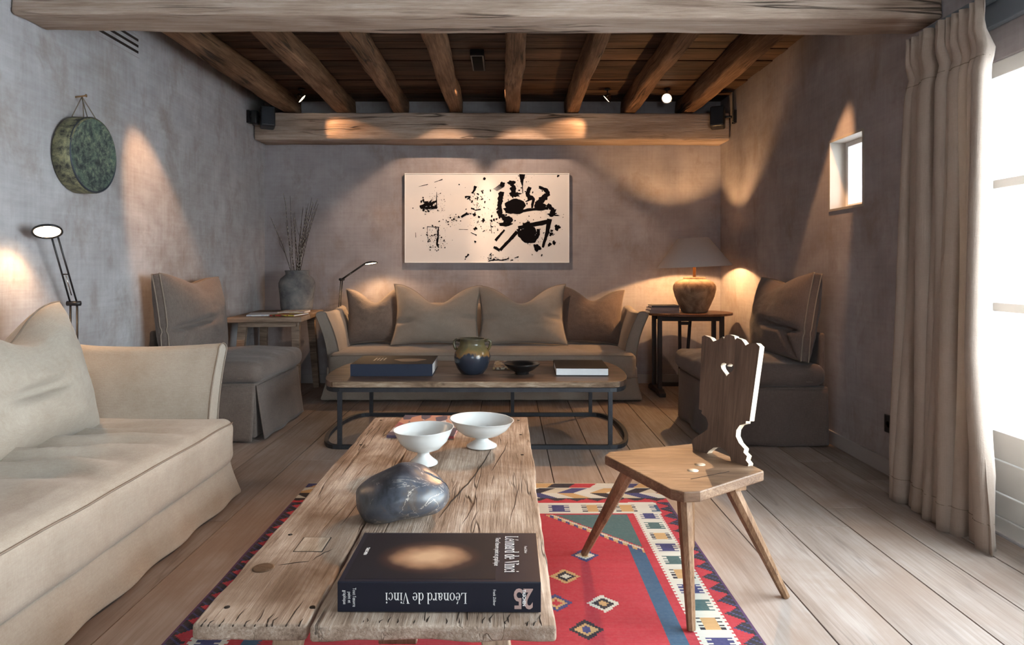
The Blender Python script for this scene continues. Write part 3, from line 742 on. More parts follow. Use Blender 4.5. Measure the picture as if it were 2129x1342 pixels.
# carved back board: outline in units of half-width 0.135 and height 0.462, from the seat up
OUT = [(-1.02, 0.0), (-0.50, 0.0), (-0.42, 0.035), (-0.25, 0.075), (0.0, 0.095), (0.22, 0.075), (0.36, 0.04), (0.42, 0.0), (0.98, 0.0), (1.00, 0.03), (0.90, 0.05), (0.93, 0.085), (0.80, 0.105), (0.82, 0.135),
       (0.62, 0.17), (0.50, 0.215), (0.50, 0.265), (0.60, 0.31), (0.80, 0.335), (0.80, 0.355), (0.92, 0.36), (1.06, 0.96), (0.93, 0.985), (0.70, 0.975), (0.58, 0.955), (0.52, 0.975), (0.42, 1.0), (0.26, 1.01), (0.20, 0.99), (0.16, 1.02), (0.0, 1.03),
       (-0.16, 1.02), (-0.20, 0.985), (-0.26, 1.005), (-0.42, 0.975), (-0.60, 0.955), (-0.72, 0.985), (-0.95, 1.0), (-1.05, 0.985), (-0.93, 0.36), (-0.80, 0.355), (-0.82, 0.33), (-0.62, 0.305), (-0.52, 0.26), (-0.54, 0.21), (-0.68, 0.175), (-0.95, 0.12), (-1.10, 0.08)]
bm = bmesh.new()
HW, HH, TH = 0.130, 0.455, 0.026
def loop(pts):
    vs = [bm.verts.new((a * HW, 0, b_ * HH)) for a, b_ in pts]
    return [bm.edges.new((vs[i], vs[(i + 1) % len(vs)])) for i in range(len(vs))]
edges = loop(OUT)
hole = []
for k in range(20):
    t = 2 * PI * k / 20
    hx = 16 * math.sin(t) ** 3; hy = 13 * math.cos(t) - 5 * math.cos(2*t) - 2 * math.cos(3*t) - math.cos(4*t)
    hole.append((hx / 16 * 0.24, 0.745 + hy / 16 * 0.062))
edges += loop(hole)
bmesh.ops.triangle_fill(bm, use_beauty=True, use_dissolve=False, edges=edges)
fs = list(bm.faces)
r = bmesh.ops.extrude_face_region(bm, geom=fs)
for g in r['geom']:
    if isinstance(g, bmesh.types.BMVert): g.co.y += TH
bmesh.ops.recalc_face_normals(bm, faces=bm.faces)
me = bpy.data.meshes.new('backrest'); bm.to_mesh(me); bm.free()
me.materials.append(M['stoolback']); me.materials.append(M['stoollitedge'])
for p in me.polygons:
    if abs(p.normal.y) < 0.5: p.material_index = 1  # board edges take the tone with daylight painted in
bk = bpy.data.objects.new('backrest', me); COL.objects.link(bk); bk.parent = e
uang = math.atan2(-0.853, 0.52)
Mb = Matrix.Translation((*P2(0.800, 2.502), SZ - 0.004)) @ Matrix.Rotation(uang, 4, 'Z') @ Matrix.Rotation(R(-7), 4, 'X')
bk.matrix_local = Mb

# ------------------------------------------------------------------ kilim
def kilim():
    X0, X1, Y0, Y1 = -1.075, 0.807, 0.75, 3.60
    cw, ch = 0.0085, 0.0075
    nx, ny = int((X1 - X0) / cw), int((Y1 - Y0) / ch)
    RED, WHT, NAV, BLU, TEAL, OCH, PUR, DRK, CRM = (0.46, 0.026, 0.042), (0.66, 0.63, 0.54), (0.045, 0.05, 0.16), (0.035, 0.095, 0.17), (0.06, 0.125, 0.125), (0.55, 0.33, 0.14), (0.08, 0.03, 0.10), (0.018, 0.016, 0.026), (0.60, 0.52, 0.38)
    W, Ln = X1 - X0, Y1 - Y0
    rr = random.Random(2)
    tint = [1 + 0.10 * nz(i * 0.11, 3.1, 0) + rr.uniform(-0.04, 0.04) for i in range(ny)]
    dia = [(0.334, 2.312, (WHT, DRK, OCH)), (0.255, 2.145, (DRK, OCH, NAV)), (0.219, 2.516, (OCH, DRK, WHT)), (0.315, 2.70, (NAV, WHT, OCH)), (0.17, 2.316, (NAV, OCH, RED)),
           (0.05, 2.40, (WHT, NAV, OCH)), (-0.1, 2.2, (OCH, DRK, NAV)), (-0.3, 2.5, (DRK, OCH, WHT)), (-0.45, 2.2, (WHT, DRK, OCH)), (-0.6, 2.6, (NAV, OCH, DRK)), (0.36, 1.95, (OCH, NAV, WHT)), (0.2, 1.85, (NAV, WHT, RED)), (-0.2, 1.8, (WHT, DRK, OCH)), (-0.5, 1.85, (DRK, OCH, NAV)), (0.3, 1.6, (WHT, DRK, OCH)), (0.0, 1.45, (OCH, DRK, NAV)), (-0.4, 1.4, (NAV, WHT, OCH))]
    def comb(u, v, k, horiz):                          # a motif inside its white cell, u v in -1..1
        c = [OCH, PUR, TEAL, OCH, NAV, DRK, BLU][k % 7]
        if abs(u) < 0.62 and abs(v) < 0.62:
            if abs(u) < 0.34: return c
            if (int((v + 0.62) / 0.18)) % 2 == 0: return DRK if c == OCH else c
        return None
    def border_long(d, y, k0):                         # d: distance from the long edge
        if d < 0.012: return PUR
        if d < 0.070:
            t = (y / 0.088) % 1; h = 0.058 * (1 - abs(2 * t - 1)); return DRK if (k0 and (d - 0.012) < h) else (RED if not k0 or True else NAV)
        return None
    cols = []
    for j in range(ny):
        y = Y0 + (j + 0.5) * ch; dfar = Y1 - y; dnear = y - Y0
        de = min(dfar, dnear)
        for i in range(nx):
            x = X0 + (i + 0.5) * cw; dr = X1 - x; dl = x - X0; ds = min(dr, dl)
            c = RED
            if de < 0.236:
                if de < 0.010: c = CRM
                elif de < 0.075:
                    k = math.floor((x + (de - 0.04) * 0.6) / 0.115); c = [NAV, OCH, DRK, RED, WHT][k % 5]
                elif de < 0.083: c = WHT
                else:
                    rowi = 0 if de < 0.158 else 1; s_ = -1 if rowi else 1
                    k = math.floor((x + s_ * (de - 0.158) * 1.1) / 0.085); c = [WHT, DRK, CRM, NAV, WHT, OCH][(k + rowi * 2) % 6]
            elif de < 0.292:
                t = (x / 0.10) % 1; c = DRK if (de - 0.236) < 0.035 * (1 - abs(2 * t - 1)) + 0.004 else RED
            elif ds < 0.012: c = PUR
            elif ds < 0.070:
                t = (y / 0.088) % 1; c = (DRK if (i + j) % 5 else NAV) if (ds - 0.012) < 0.056 * (1 - abs(2 * t - 1)) + 0.004 else RED
            elif de < 0.445 and de >= 0.300:
                c = WHT
                k = math.floor(x / 0.165); u = (x / 0.165 - k) * 2 - 1; v = (de - 0.3725) / 0.0725
                q = comb(u, v, k * 3 + 1, True); c = q or c
            elif ds < 0.205 and ds >= 0.076 and de > 0.29:
                c = WHT
                k = math.floor(y / 0.118); u = (ds - 0.140) / 0.066; v = (y / 0.118 - k) * 2 - 1
                q = comb(u, v, k * 2 + (k // 3), False); c = q or c
                if (ds > 0.195 or ds < 0.085) and j % 3 == 0: c = RED
            elif ds < 0.245: c = RED
            elif de < 0.46: c = RED
            else:
                # field: blue side band, teal corner, diamonds
                u, v = ds - 0.245, de - 0.46
                if v < 0.36 - 0.0 and u / 0.335 + v / 0.36 < 1.0:
                    c = TEAL
                elif v < 0.42 and u > 0.0 and 1.0 <= u / 0.335 + v / 0.36 < 1.16:
                    q = u / 0.335 + v / 0.36 - 1.0; c = RED if q < 0.03 else (CRM if q < 0.085 else (NAV if (i // 2) % 2 else OCH))
                elif u < 0.058 and v >= 0.36: c = BLU if (u < 0.052 or j % 2) else RED
                else:
                    for (ax, ay, cc) in dia:
                        d = abs(x - ax) / 0.058 + abs(y - ay) / 0.062
                        if d < 1: c = cc[0] if d > 0.66 else (cc[1] if d > 0.34 else cc[2]); break
            tt = tint[j] * (1 + 0.06 * nz(x * 6, y * 6, 5))
            cols.append((c[0] * tt, c[1] * tt, c[2] * tt, 1))
    # mesh
    N = nx + 1; vs = []; fs = []
    for j in range(ny + 1):
        for i in range(N):
            x, y = X0 + i * cw, Y0 + j * ch
            ed = 0.004 * nz(x * 3, y * 3, 1)
            z = 0.006 + 0.0015 * nz(x * 2.2, y * 2.2, 4)
            vs.append((x + (ed if i in (0, N - 1) else 0), y + (ed if j in (0, ny) else 0), z))
    for j in range(ny):
        for i in range(nx): a = j * N + i; fs.append((a, a + 1, a + N + 1, a + N))
    me = bpy.data.meshes.new('kilim_rug'); me.from_pydata(vs, [], fs)
    at = me.color_attributes.new('weave', 'FLOAT_COLOR', 'CORNER')
    buf = []
    for c in cols: buf.extend(c * 4)
    at.data.foreach_set('color', buf)
    m, nt, b = mk('kilim_wool', (0.5, 0.1, 0.1), 0.95, 0.08)
    a = nt.nodes.new('ShaderNodeVertexColor'); a.layer_name = 'weave'
    v = coord(nt); wv = twave(nt, v, 190 / 6.3 * 2.2, 0.4, 'Y'); n1 = tnoise(nt, v, 90, 3, 0.6)
    c = mixc(nt, mth(nt, 'MULTIPLY', wv, 0.35), a.outputs[0], (0.02, 0.01, 0.01))
    c = mixc(nt, mth(nt, 'MULTIPLY', n1, 0.09), c, (0.7, 0.62, 0.56))
    nt.links.new(c, b.inputs['Base Color']); bump(nt, b, mth(nt, 'ADD', wv, n1), 0.4, 0.003)
    me.materials.append(m)
    o = bpy.data.objects.new('kilim_rug', me); COL.objects.link(o)
    so = o.modifiers.new('thick', 'SOLIDIFY'); so.thickness = 0.005; so.offset = -1
    tag(o, 'red kilim rug with white comb border and diamond motifs under the plank table', 'rug')
    fr = MB(); rf = random.Random(3)
    for k in range(230):
        x = X0 + W * (k + rf.random()) / 230
        fr.tube([(x, Y1 - 0.003, 0.005), (x + rf.uniform(-0.006, 0.006), Y1 + rf.uniform(0.008, 0.028), 0.002)], 0.0012, 4)
    fr.build('fringe', plain('fringe_wool', (0.30, 0.27, 0.22), 0.9), o, kind='stuff')
kilim()

# ------------------------------------------------------------------ curtain
def curtain():
    zt, zb = 2.305, 0.006
    ns, nzv = 300, 60
    vs = []; fs = []
    nf = 12.5
    for j in range(nzv + 1):
        t = j / nzv; z = zb + (zt - zb) * t
        for i in range(ns + 1):
            s = i / ns
            sw = s + 0.035 * math.sin(s * 11 + 1.0) + 0.012 * math.sin(s * 27) + 0.010 * (1 - t) * math.sin(s * 9 + t * 3)
            ph = PI * nf * sw
            k = math.floor(nf * sw)
            f = abs(math.sin(ph)) ** 0.75
            vary = 0.72 + 0.45 * (0.5 + 0.5 * math.sin(k * 2.4 + 0.7)) + 0.2 * math.sin(k * 1.7 + t * 4)
            head = max(0.0, (t - 0.92) / 0.08)
            ya = 3.325 + 0.05 * (1 - t) ** 1.4 - 0.015 * math.sin(t * PI)
            yb = 2.80 - 0.04 * (1 - t)
            last = max(0.0, (s - 0.87) / 0.13)
            flare = max(0.0, 0.36 - t) / 0.36
            y = ya + (yb - ya) * s - 0.075 * last * flare ** 1.3 + 0.021 * math.sin(2 * ph) * (1 - 0.6 * head)
            A = (0.062 + 0.030 * (1 - t)) * vary * (1 - 0.45 * min(1, head * 1.5)) * (1 - 0.7 * last * flare)
            x = 2.055 - 0.012 * (1 - t) - A * f + 0.006 * nz(s * 6, t * 4, 2)
            x += (0.014 * abs(math.sin(ph * 2)) - 0.03) * min(1, head * 2.0)
            x += 0.020 * math.exp(-((t - 0.915) / 0.022) ** 2)
            x -= 0.05 * last * flare
            x += 0.007 * math.sin(z * 17 + k * 2.0) * max(0, 0.25 - t)
            y += 0.008 * nz(s * 9, t * 3, 7)
            zz = z + (0.010 * math.sin(ph * 2 + 1) - 0.0 if j == 0 else 0) + (0.012 * f if j == nzv else 0)
            vs.append((x, y, max(zz, 0.003)))
    N = ns + 1
    for j in range(nzv):
        for i in range(ns): a = j * N + i; fs.append((a, a + 1, a + N + 1, a + N))
    o = MB().add(vs, fs, True).build('curtain', M['curtain'])
    so = o.modifiers.new('thick', 'SOLIDIFY'); so.thickness = 0.003
    tag(o, 'full length taupe linen curtain gathered beside the glass door', 'curtain')
    hem = int(nzv * 0.045); tp = []
    MB().tube([(vs[3 * N + i][0] - 0.002, vs[3 * N + i][1], vs[3 * N + i][2]) for i in range(0, N, 3)], 0.0018, 4).build('hem_seam', M['piping'], o)
    jt = int(nzv * 0.915)
    MB().tube([(vs[jt * N + i][0] - 0.002, vs[jt * N + i][1], vs[jt * N + i][2]) for i in range(0, N, 3)], 0.002, 4).build('heading_tape_seam', M['piping'], o)
curtain()

# ------------------------------------------------------------------ painting
def painting():
    x0, x1, z0, z1 = -1.034, 0.622, 1.22, 2.122
    e = empty('painting', ((x0 + x1) / 2, YB - 0.001, z0)); tag(e, 'white abstract painting with black ink splashes on the back wall', 'painting')
    W, H = x1 - x0, z1 - z0
    MB().box(-W/2 + 0.004, W/2 - 0.004, -0.045, -0.002, 0.004, H - 0.004).build('canvas', plain('canvas_white', (0.76, 0.725, 0.70), 0.6, 0.3, nscale=3, namt=0.07, bs=0.02), e)
    f = MB()
    f.box(-W/2, W/2, -0.052, 0, 0, 0.008); f.box(-W/2, W/2, -0.052, 0, H - 0.008, H)
    f.box(-W/2, -W/2 + 0.008, -0.052, 0, 0.008, H - 0.008); f.box(W/2 - 0.008, W/2, -0.052, 0, 0.008, H - 0.008)
    f.build('frame', M['white'], e)
    ink = MB(); rp = random.Random(11)
    cnt = [0]
    def C(px, pz): return ((px - 125) / 1805 * W - W / 2, H - (pz - 118) / 985 * H)
    def poly(pts):
        cnt[0] += 1
        y = -0.0455 - 0.000004 * cnt[0]
        ink.add([(*[C(*p)[0]], y, C(*p)[1]) for p in pts], [tuple(range(len(pts)))])
    def blob(px, pz, rx, rz, rough=0.25, n=22, an=0.0):
        sd = rp.random() * 50; pts = []
        for k in range(n):
            a = 2 * PI * k / n; r_ = 1 + rough * 1.6 * nz(math.cos(a) * 1.6 + sd, math.sin(a) * 1.6, 0)
            u, v = rx * r_ * math.cos(a), rz * r_ * math.sin(a)
            pts.append((px + u * math.cos(an) - v * math.sin(an), pz + u * math.sin(an) + v * math.cos(an)))
        poly(pts)
    def stroke(P, ws, rough=0.25):
        Q = []
        for i in range(len(P) - 1):
            for k in range(6):
                t = k / 6; Q.append((P[i][0] + (P[i+1][0] - P[i][0]) * t, P[i][1] + (P[i+1][1] - P[i][1]) * t, ws[i] + (ws[i+1] - ws[i]) * t))
        Q.append((*P[-1], ws[-1])); sd = rp.random() * 40; Lf = []; Rt = []
        for i in range(len(Q)):
            a, b_ = Q[max(i-1, 0)], Q[min(i+1, len(Q)-1)]
            dx, dz = b_[0] - a[0], b_[1] - a[1]; l = math.hypot(dx, dz) or 1
            nx_, nz_ = -dz / l, dx / l
            h1 = Q[i][2] / 2 * (1 + rough * nz(i * 0.5 + sd, 0, 0) * 2); h2 = Q[i][2] / 2 * (1 + rough * nz(i * 0.5 + sd, 5, 0) * 2)
            Lf.append((Q[i][0] + nx_ * h1, Q[i][1] + nz_ * h1)); Rt.append((Q[i][0] - nx_ * h2, Q[i][1] - nz_ * h2))
        for i in range(len(Q) - 1):
            poly([Lf[i], Lf[i+1], Rt[i+1], Rt[i]])
    def spray(px, pz, sx, sz, n, r0, r1, an=0):
        for _ in range(n):
            u, v = rp.gauss(0, sx), rp.gauss(0, sz)
            x, z = px + u * math.cos(an) - v * math.sin(an), pz + u * math.sin(an) + v * math.cos(an)
            if 145 < x < 1905 and 140 < z < 1085:
                rr = r0 + (r1 - r0) * rp.random() ** 3; blob(x, z, rr * rp.uniform(0.7, 2.2), rr, 0.4, 8, rp.uniform(0, PI))
    # heavy marks, right half
    blob(1335, 475, 110, 85, 0.25); blob(1300, 520, 80, 40, 0.3); blob(1315, 300, 32, 45, 0.3); blob(1300, 225, 38, 30, 0.5); blob(1330, 350, 65, 28, 0.5)
    stroke([(1190, 320), (1175, 400), (1165, 470), (1185, 560)], [55, 60, 45, 30], 0.4)
    stroke([(1415, 128), (1410, 190), (1415, 245)], [70, 38, 18], 0.2); stroke([(1415, 245), (1420, 340)], [10, 8])
    stroke([(1500, 270), (1470, 340), (1490, 385), (1540, 385), (1450, 430)], [45, 42, 50, 40, 10], 0.3)
    stroke([(1600, 270), (1680, 305), (1695, 350), (1640, 400), (1590, 450)], [30, 45, 52, 70, 60], 0.3)
    stroke([(1230, 540), (1330, 545), (1500, 520), (1700, 500)], [30, 36, 28, 40], 0.4)
    stroke([(1690, 460), (1740, 510), (1760, 575)], [50, 45, 70], 0.4); blob(1750, 575, 55, 22, 0.5); blob(1615, 470, 70, 40, 0.5); stroke([(1540, 400), (1520, 500)], [30, 26], 0.4)
    stroke([(1140, 530), (1200, 600), (1270, 640), (1310, 620)], [40, 50, 60, 40], 0.5); blob(1225, 680, 65, 26, 0.4); stroke([(1210, 590), (1230, 660)], [30, 40], 0.4); stroke([(1260, 590), (1280, 690)], [34, 30], 0.4)
    stroke([(1370, 720), (1500, 690), (1700, 650)], [40, 46, 52], 0.25); stroke([(1715, 620), (1690, 760), (1640, 935)], [60, 40, 26], 0.25)
    stroke([(1370, 730), (1390, 800), (1450, 860), (1540, 860), (1590, 790), (1590, 730)], [36, 44, 50, 50, 40, 34], 0.2); blob(1480, 775, 90, 75, 0.2); stroke([(1420, 680), (1500, 660)], [20, 30], 0.4)
    stroke([(1360, 760), (1270, 860), (1170, 965)], [40, 34, 34], 0.15); stroke([(1170, 965), (1100, 930)], [34, 30], 0.3); stroke([(1220, 740), (1120, 860)], [22, 30], 0.2)
    blob(1580, 935, 40, 34, 0.4, 22, 0.6); blob(1715, 900, 26, 18, 0.4, 20, -0.8); blob(1762, 880, 20, 22, 0.4); blob(1800, 715, 30, 34, 0.4, 20, 0.5); blob(1730, 790, 26, 18, 0.5); blob(1735, 750, 16, 14, 0.5)
    spray(1400, 480, 180, 200, 110, 2, 11); spray(1650, 780, 110, 110, 50, 2, 9); spray(1150, 600, 60, 80, 60, 2, 14); spray(1420, 200, 50, 60, 40, 2, 6)
    for k in range(5): stroke([(1100 + k * 8, 290 + k * 6), (1200 + k * 4, 225 + k * 9)], [3, 9], 0.3)
    blob(1195, 240, 28, 26, 0.3)
    # lighter marks, left half and middle
    blob(1000, 178, 16, 15, 0.2); blob(722, 242, 8, 8, 0.2); stroke([(905, 260), (870, 340)], [34, 14], 0.3); stroke([(785, 380), (850, 372)], [26, 6], 0.4); stroke([(810, 405), (845, 380)], [12, 18], 0.4); stroke([(745, 600), (815, 555)], [24, 26], 0.15)
    stroke([(930, 380), (920, 420)], [18, 4]); stroke([(965, 310), (985, 340)], [14, 18], 0.5); blob(890, 575, 18, 24, 0.4); blob(940, 600, 16, 12, 0.5); blob(990, 635, 14, 22, 0.5)
    stroke([(855, 500), (900, 525), (950, 515)], [16, 10, 14], 0.5); stroke([(885, 740), (915, 715)], [30, 30], 0.4); stroke([(850, 770), (915, 800)], [6, 12], 0.4); blob(898, 872, 10, 12, 0.5)
    stroke([(790, 1045), (830, 1010)], [14, 20], 0.4); stroke([(450, 218), (540, 185)], [4, 9], 0.4); stroke([(280, 265), (380, 240)], [3, 8], 0.4)
    stroke([(290, 490), (360, 470), (475, 430)], [34, 36, 20], 0.5); stroke([(300, 500), (400, 500), (480, 490)], [20, 26, 34], 0.6); stroke([(475, 325), (475, 480)], [4, 14], 0.5)
    spray(400, 480, 60, 36, 90, 2, 13); spray(440, 380, 30, 40, 40, 1.5, 5); stroke([(495, 715), (490, 800), (480, 900), (500, 940)], [10, 20, 22, 6], 0.6); spray(450, 830, 60, 70, 110, 1.5, 9); spray(540, 900, 50, 40, 30, 1.5, 8)
    stroke([(372, 705), (375, 820)], [5, 3]); stroke([(370, 705), (505, 712)], [6, 8], 0.6); stroke([(245, 770), (248, 825)], [5, 5]); stroke([(1065, 660), (1080, 780)], [5, 6]); stroke([(720, 735), (820, 738)], [4, 4])
    spray(620, 640, 40, 40, 40, 2, 8); spray(690, 620, 14, 25, 16, 2, 9); spray(930, 500, 60, 80, 60, 2, 8); spray(1000, 700, 80, 60, 50, 1.5, 6); spray(540, 460, 20, 60, 40, 1, 5); spray(900, 380, 60, 60, 40, 1.5, 8)
    stroke([(1040, 1085), (1110, 1070), (1200, 1075), (1270, 1055)], [10, 14, 12, 10], 0.6); spray(1150, 1065, 120, 14, 50, 2, 9); spray(1060, 1025, 20, 16, 12, 2, 8); spray(730, 128, 40, 4, 12, 2, 5); stroke([(1330, 1050), (1375, 1035)], [6, 12], 0.5)
    ink.build('ink_marks', plain('black_ink', (0.006, 0.005, 0.006), 0.9, 0.05, namt=0.1, bs=0), e)
painting()

# ------------------------------------------------------------------ lettering
def lettering(txt, size, Mx, mat, parent, name='lettering', sx=1.0, align='CENTER', bold=0.0):
    cu = bpy.data.curves.new(name, 'FONT'); cu.body = txt; cu.size = size; cu.align_x = align; cu.align_y = 'CENTER'; cu.offset = bold; cu.resolution_u = 3
    t = bpy.data.objects.new(name, cu); COL.objects.link(t)
    bpy.context.view_layer.update()
    me = bpy.data.meshes.new_from_object(t.evaluated_get(bpy.context.evaluated_depsgraph_get()))
    bpy.data.objects.remove(t)
    me.transform(Mx @ Matrix.Diagonal((sx, 1, 1, 1)))
    me.materials.clear(); me.materials.append(mat)
    o = bpy.data.objects.new(name, me); COL.objects.link(o); o.parent = parent
    return o
def frame(dx, up, loc):
    dx, up = Vector(dx), Vector(up); n = dx.cross(up)
    m = Matrix((dx, up, n)).transposed().to_4x4(); m.translation = Vector(loc); return m

def serif_title(txt, size, Mx, mat, parent, name, sx=1.0):
    """upright high-contrast serif letters built from stems, hairlines and bowls"""
    P = []
    def rect(x0, x1, y0, y1): P.append([(x0, y0), (x1, y0), (x1, y1), (x0, y1)])
    def ring(cx, cy, rx, ry, a0=0, a1=360, tv=0.10, th=0.03, n=28):
        for k in range(n):
            q = []
            for a in (a0 + (a1 - a0) * k / n, a0 + (a1 - a0) * (k + 1) / n):
                c, d = math.cos(R(a)), math.sin(R(a)); q.append(((cx + rx * c, cy + ry * d), (cx + (rx - tv) * c, cy + (ry - th) * d)))
            P.append([q[0][0], q[1][0], q[1][1], q[0][1]])
    def dot(cx, cy, r): P.append([(cx + r * math.cos(2*PI*k/14), cy + r * math.sin(2*PI*k/14)) for k in range(14)])
    def stem(x, y0, y1, top='l', bot='b'):
        rect(x, x + 0.105, y0, y1)
        if top: rect(x - 0.07, x + (0.105 if top == 'l' else 0.175), y1 - 0.028, y1)
        if bot: rect(x - 0.065, x + 0.17, y0, y0 + 0.028)
    pen = 0.0; out = []
    for ch in txt:
        P = []
        if ch == 'L': stem(0.08, 0, 0.7, 'b', None); rect(0.015, 0.52, 0, 0.032); P.append([(0.42, 0.03), (0.52, 0.03), (0.52, 0.2)]); w = 0.58
        elif ch in 'eé':
            ring(0.24, 0.235, 0.22, 0.25, 0, 318); rect(0.1, 0.44, 0.245, 0.275); w = 0.49
            if ch == 'é': P.append([(0.2, 0.54), (0.26, 0.54), (0.37, 0.70), (0.27, 0.72)])
        elif ch == 'o': ring(0.26, 0.235, 0.24, 0.25); w = 0.53
        elif ch == 'c': ring(0.24, 0.235, 0.22, 0.25, 48, 320); dot(0.39, 0.37, 0.058); w = 0.47
        elif ch == 'n': stem(0.08, 0, 0.48); ring(0.30, 0.29, 0.175, 0.195, 0, 150, 0.105, 0.05); stem(0.37, 0, 0.30, None); w = 0.57
        elif ch == 'a': stem(0.30, 0.03, 0.34, None, None); ring(0.24, 0.33, 0.165, 0.155, 0, 165, 0.10, 0.03); dot(0.11, 0.345, 0.052); ring(0.20, 0.145, 0.165, 0.155, 30, 330, 0.10, 0.03); P.append([(0.32, 0.03), (0.40, 0.0), (0.49, 0.03), (0.48, 0.06), (0.40, 0.10)]); w = 0.51
        elif ch == 'r': stem(0.08, 0, 0.48); ring(0.30, 0.30, 0.145, 0.185, 60, 170, 0.05, 0.05); dot(0.36, 0.42, 0.06); w = 0.43
        elif ch == 'd': ring(0.235, 0.235, 0.22, 0.25); stem(0.36, 0.0, 0.72, 'l', None); rect(0.40, 0.54, 0, 0.028); w = 0.56
        elif ch == 'V': P.append([(0.04, 0.7), (0.18, 0.7), (0.38, 0.0), (0.33, 0.0)]); P.append([(0.33, 0.0), (0.37, 0.0), (0.60, 0.7), (0.56, 0.7)]); rect(-0.02, 0.25, 0.672, 0.7); rect(0.47, 0.67, 0.672, 0.7); w = 0.62
        elif ch == 'i': stem(0.08, 0, 0.48); dot(0.125, 0.63, 0.065); w = 0.28
        else: w = 0.24
        out += [[(x + pen, y) for x, y in p] for p in P]; pen += w + 0.015
    m = MB()
    for k, p in enumerate(out):
        m.add([((x - pen / 2) * size * sx, (y - 0.3) * size, 0.00001 * (k % 9)) for x, y in p], [tuple(range(len(p)))])
    o = m.build(name, mat, parent)
    o.data.transform(Mx); return o

# ------------------------------------------------------------------ books
def book(name, W, D, T, cover, loc, rz, label, cat='book', spine='front', group=None, soft=False, page=None):
    """closed book lying flat, base at loc centre; spine on the -Y side, or pages on -Y when spine='back'"""
    e = empty(name, loc, rz); tag(e, label, cat, group)
    ct = 0.0035 if not soft else 0.0012
    s = -1 if spine == 'front' else 1
    MB().box(-W/2, W/2, -D/2, D/2, 0, ct).build('cover_board', cover, e, bevel=0.001)
    top = MB().box(-W/2, W/2, -D/2, D/2, T - ct, T).build('front_cover', cover, e, bevel=0.001)
    MB().box(-W/2, W/2, s * D/2 - 0.002, s * D/2 + 0.002, 0.001, T - 0.001).build('spine', cover, e, bevel=0.001)
    MB().box(-W/2 + 0.004, W/2 - 0.004, -D/2 + (0.003 if s < 0 else 0.005), D/2 - (0.005 if s < 0 else 0.003), ct, T - ct).build('page_block', page or M['paper'], e)
    return e
M['navy'] = plain('navy_book_cloth', (0.009, 0.010, 0.020), 0.42, 0.35, namt=0.15, nscale=20, bs=0.02)
# big monograph on the plank table
W, D, T = 0.446, 0.268, 0.0665
bx, by = -0.149, 1.456 + D / 2
e = book('art_book', W, D, T, M['navy'], (bx, by, TT + 0.002), R(-0.3), 'thick navy art monograph lettered Léonard de Vinci on the plank table')
# printed picture on the cover: a plain soft warm form on a dark ground (stand-in)
m, nt, b = mk('cover_print', (0.02, 0.022, 0.03), 0.45, 0.3)
v = coord(nt); wob = tnoise(nt, v, 14, 3, 0.5)
gr = nt.nodes.new('ShaderNodeTexGradient'); gr.gradient_type = 'SPHERICAL'
mp = nt.nodes.new('ShaderNodeMapping'); mp.inputs['Location'].default_value = (0.28, 0.02, 0); mp.inputs['Scale'].default_value = (7.6, 10.5, 0); mp.inputs['Rotation'].default_value = (0, 0, R(-14))
nt.links.new(v, mp.inputs['Vector']); nt.links.new(mp.outputs[0], gr.inputs[0])
g = mth(nt, 'MULTIPLY', gr.outputs['Fac'], mth(nt, 'ADD', 0.55, wob))
c = ramp(nt, g, [(0.02, (0.007, 0.008, 0.013)), (0.25, (0.04, 0.02, 0.017)), (0.50, (0.30, 0.16, 0.09)), (0.85, (0.52, 0.32, 0.19))])
nt.links.new(c, b.inputs['Base Color'])
MB().box(-W/2 + 0.012, W/2 - 0.10, -D/2 + 0.012, D/2 - 0.008, T, T + 0.0004).build('cover_picture', m, e)
zt = T + 0.0009
serif_title('Léonard de Vinci', 0.047, frame((0, -1, 0), (1, 0, 0), (W/2 - 0.066, 0.010, zt)), M['white'], e, 'title_lettering', 0.56)
lettering("Tout l'œuvre peint et graphique", 0.017, frame((0, -1, 0), (1, 0, 0), (W/2 - 0.099, 0.022, zt)), M['white'], e, 'subtitle_lettering', 0.72)
lettering('Frank Zöllner', 0.009, frame((0, -1, 0), (1, 0, 0), (W/2 - 0.030, 0.03, zt)), M['white'], e, 'author_lettering', 0.8)
lettering('TASCHEN', 0.011, frame((0, -1, 0), (1, 0, 0), (-W/2 + 0.030, 0.02, zt)), M['white'], e, 'publisher_lettering', 0.85, bold=0.0003)
ysp = -D/2 - 0.0028
serif_title('Léonard de Vinci', 0.034, frame((-1, 0, 0), (0, 0, -1), (-0.029, ysp, T * 0.50)), M['white'], e, 'spine_title', 0.69)
for k, tx in enumerate(("Tout l'œuvre", 'peint et', 'graphique')):
    lettering(tx, 0.0105, frame((0, 0, -1), (1, 0, 0), (-0.186 - 0.0105 * k, ysp, T * 0.5)), M['white'], e, 'spine_subtitle', 0.75)
lettering('Frank Zöllner', 0.0085, frame((0, 0, -1), (1, 0, 0), (0.121, ysp, T * 0.5)), M['white'], e, 'spine_author', 0.75)
M['logo'] = plain('logo_print', (0.42, 0.28, 0.25), 0.5, bs=0)
lettering('25', 0.062, frame((-1, 0, 0), (0, 0, -1), (0.184, ysp, T * 0.5)), M['logo'], e, 'emblem', 0.72, bold=0.0012)
lettering('TASCHEN', 0.0095, frame((0, 0, -1), (1, 0, 0), (0.186, ysp - 0.0006, T * 0.5)), M['white'], e, 'emblem_lettering', 0.85, bold=0.0003)

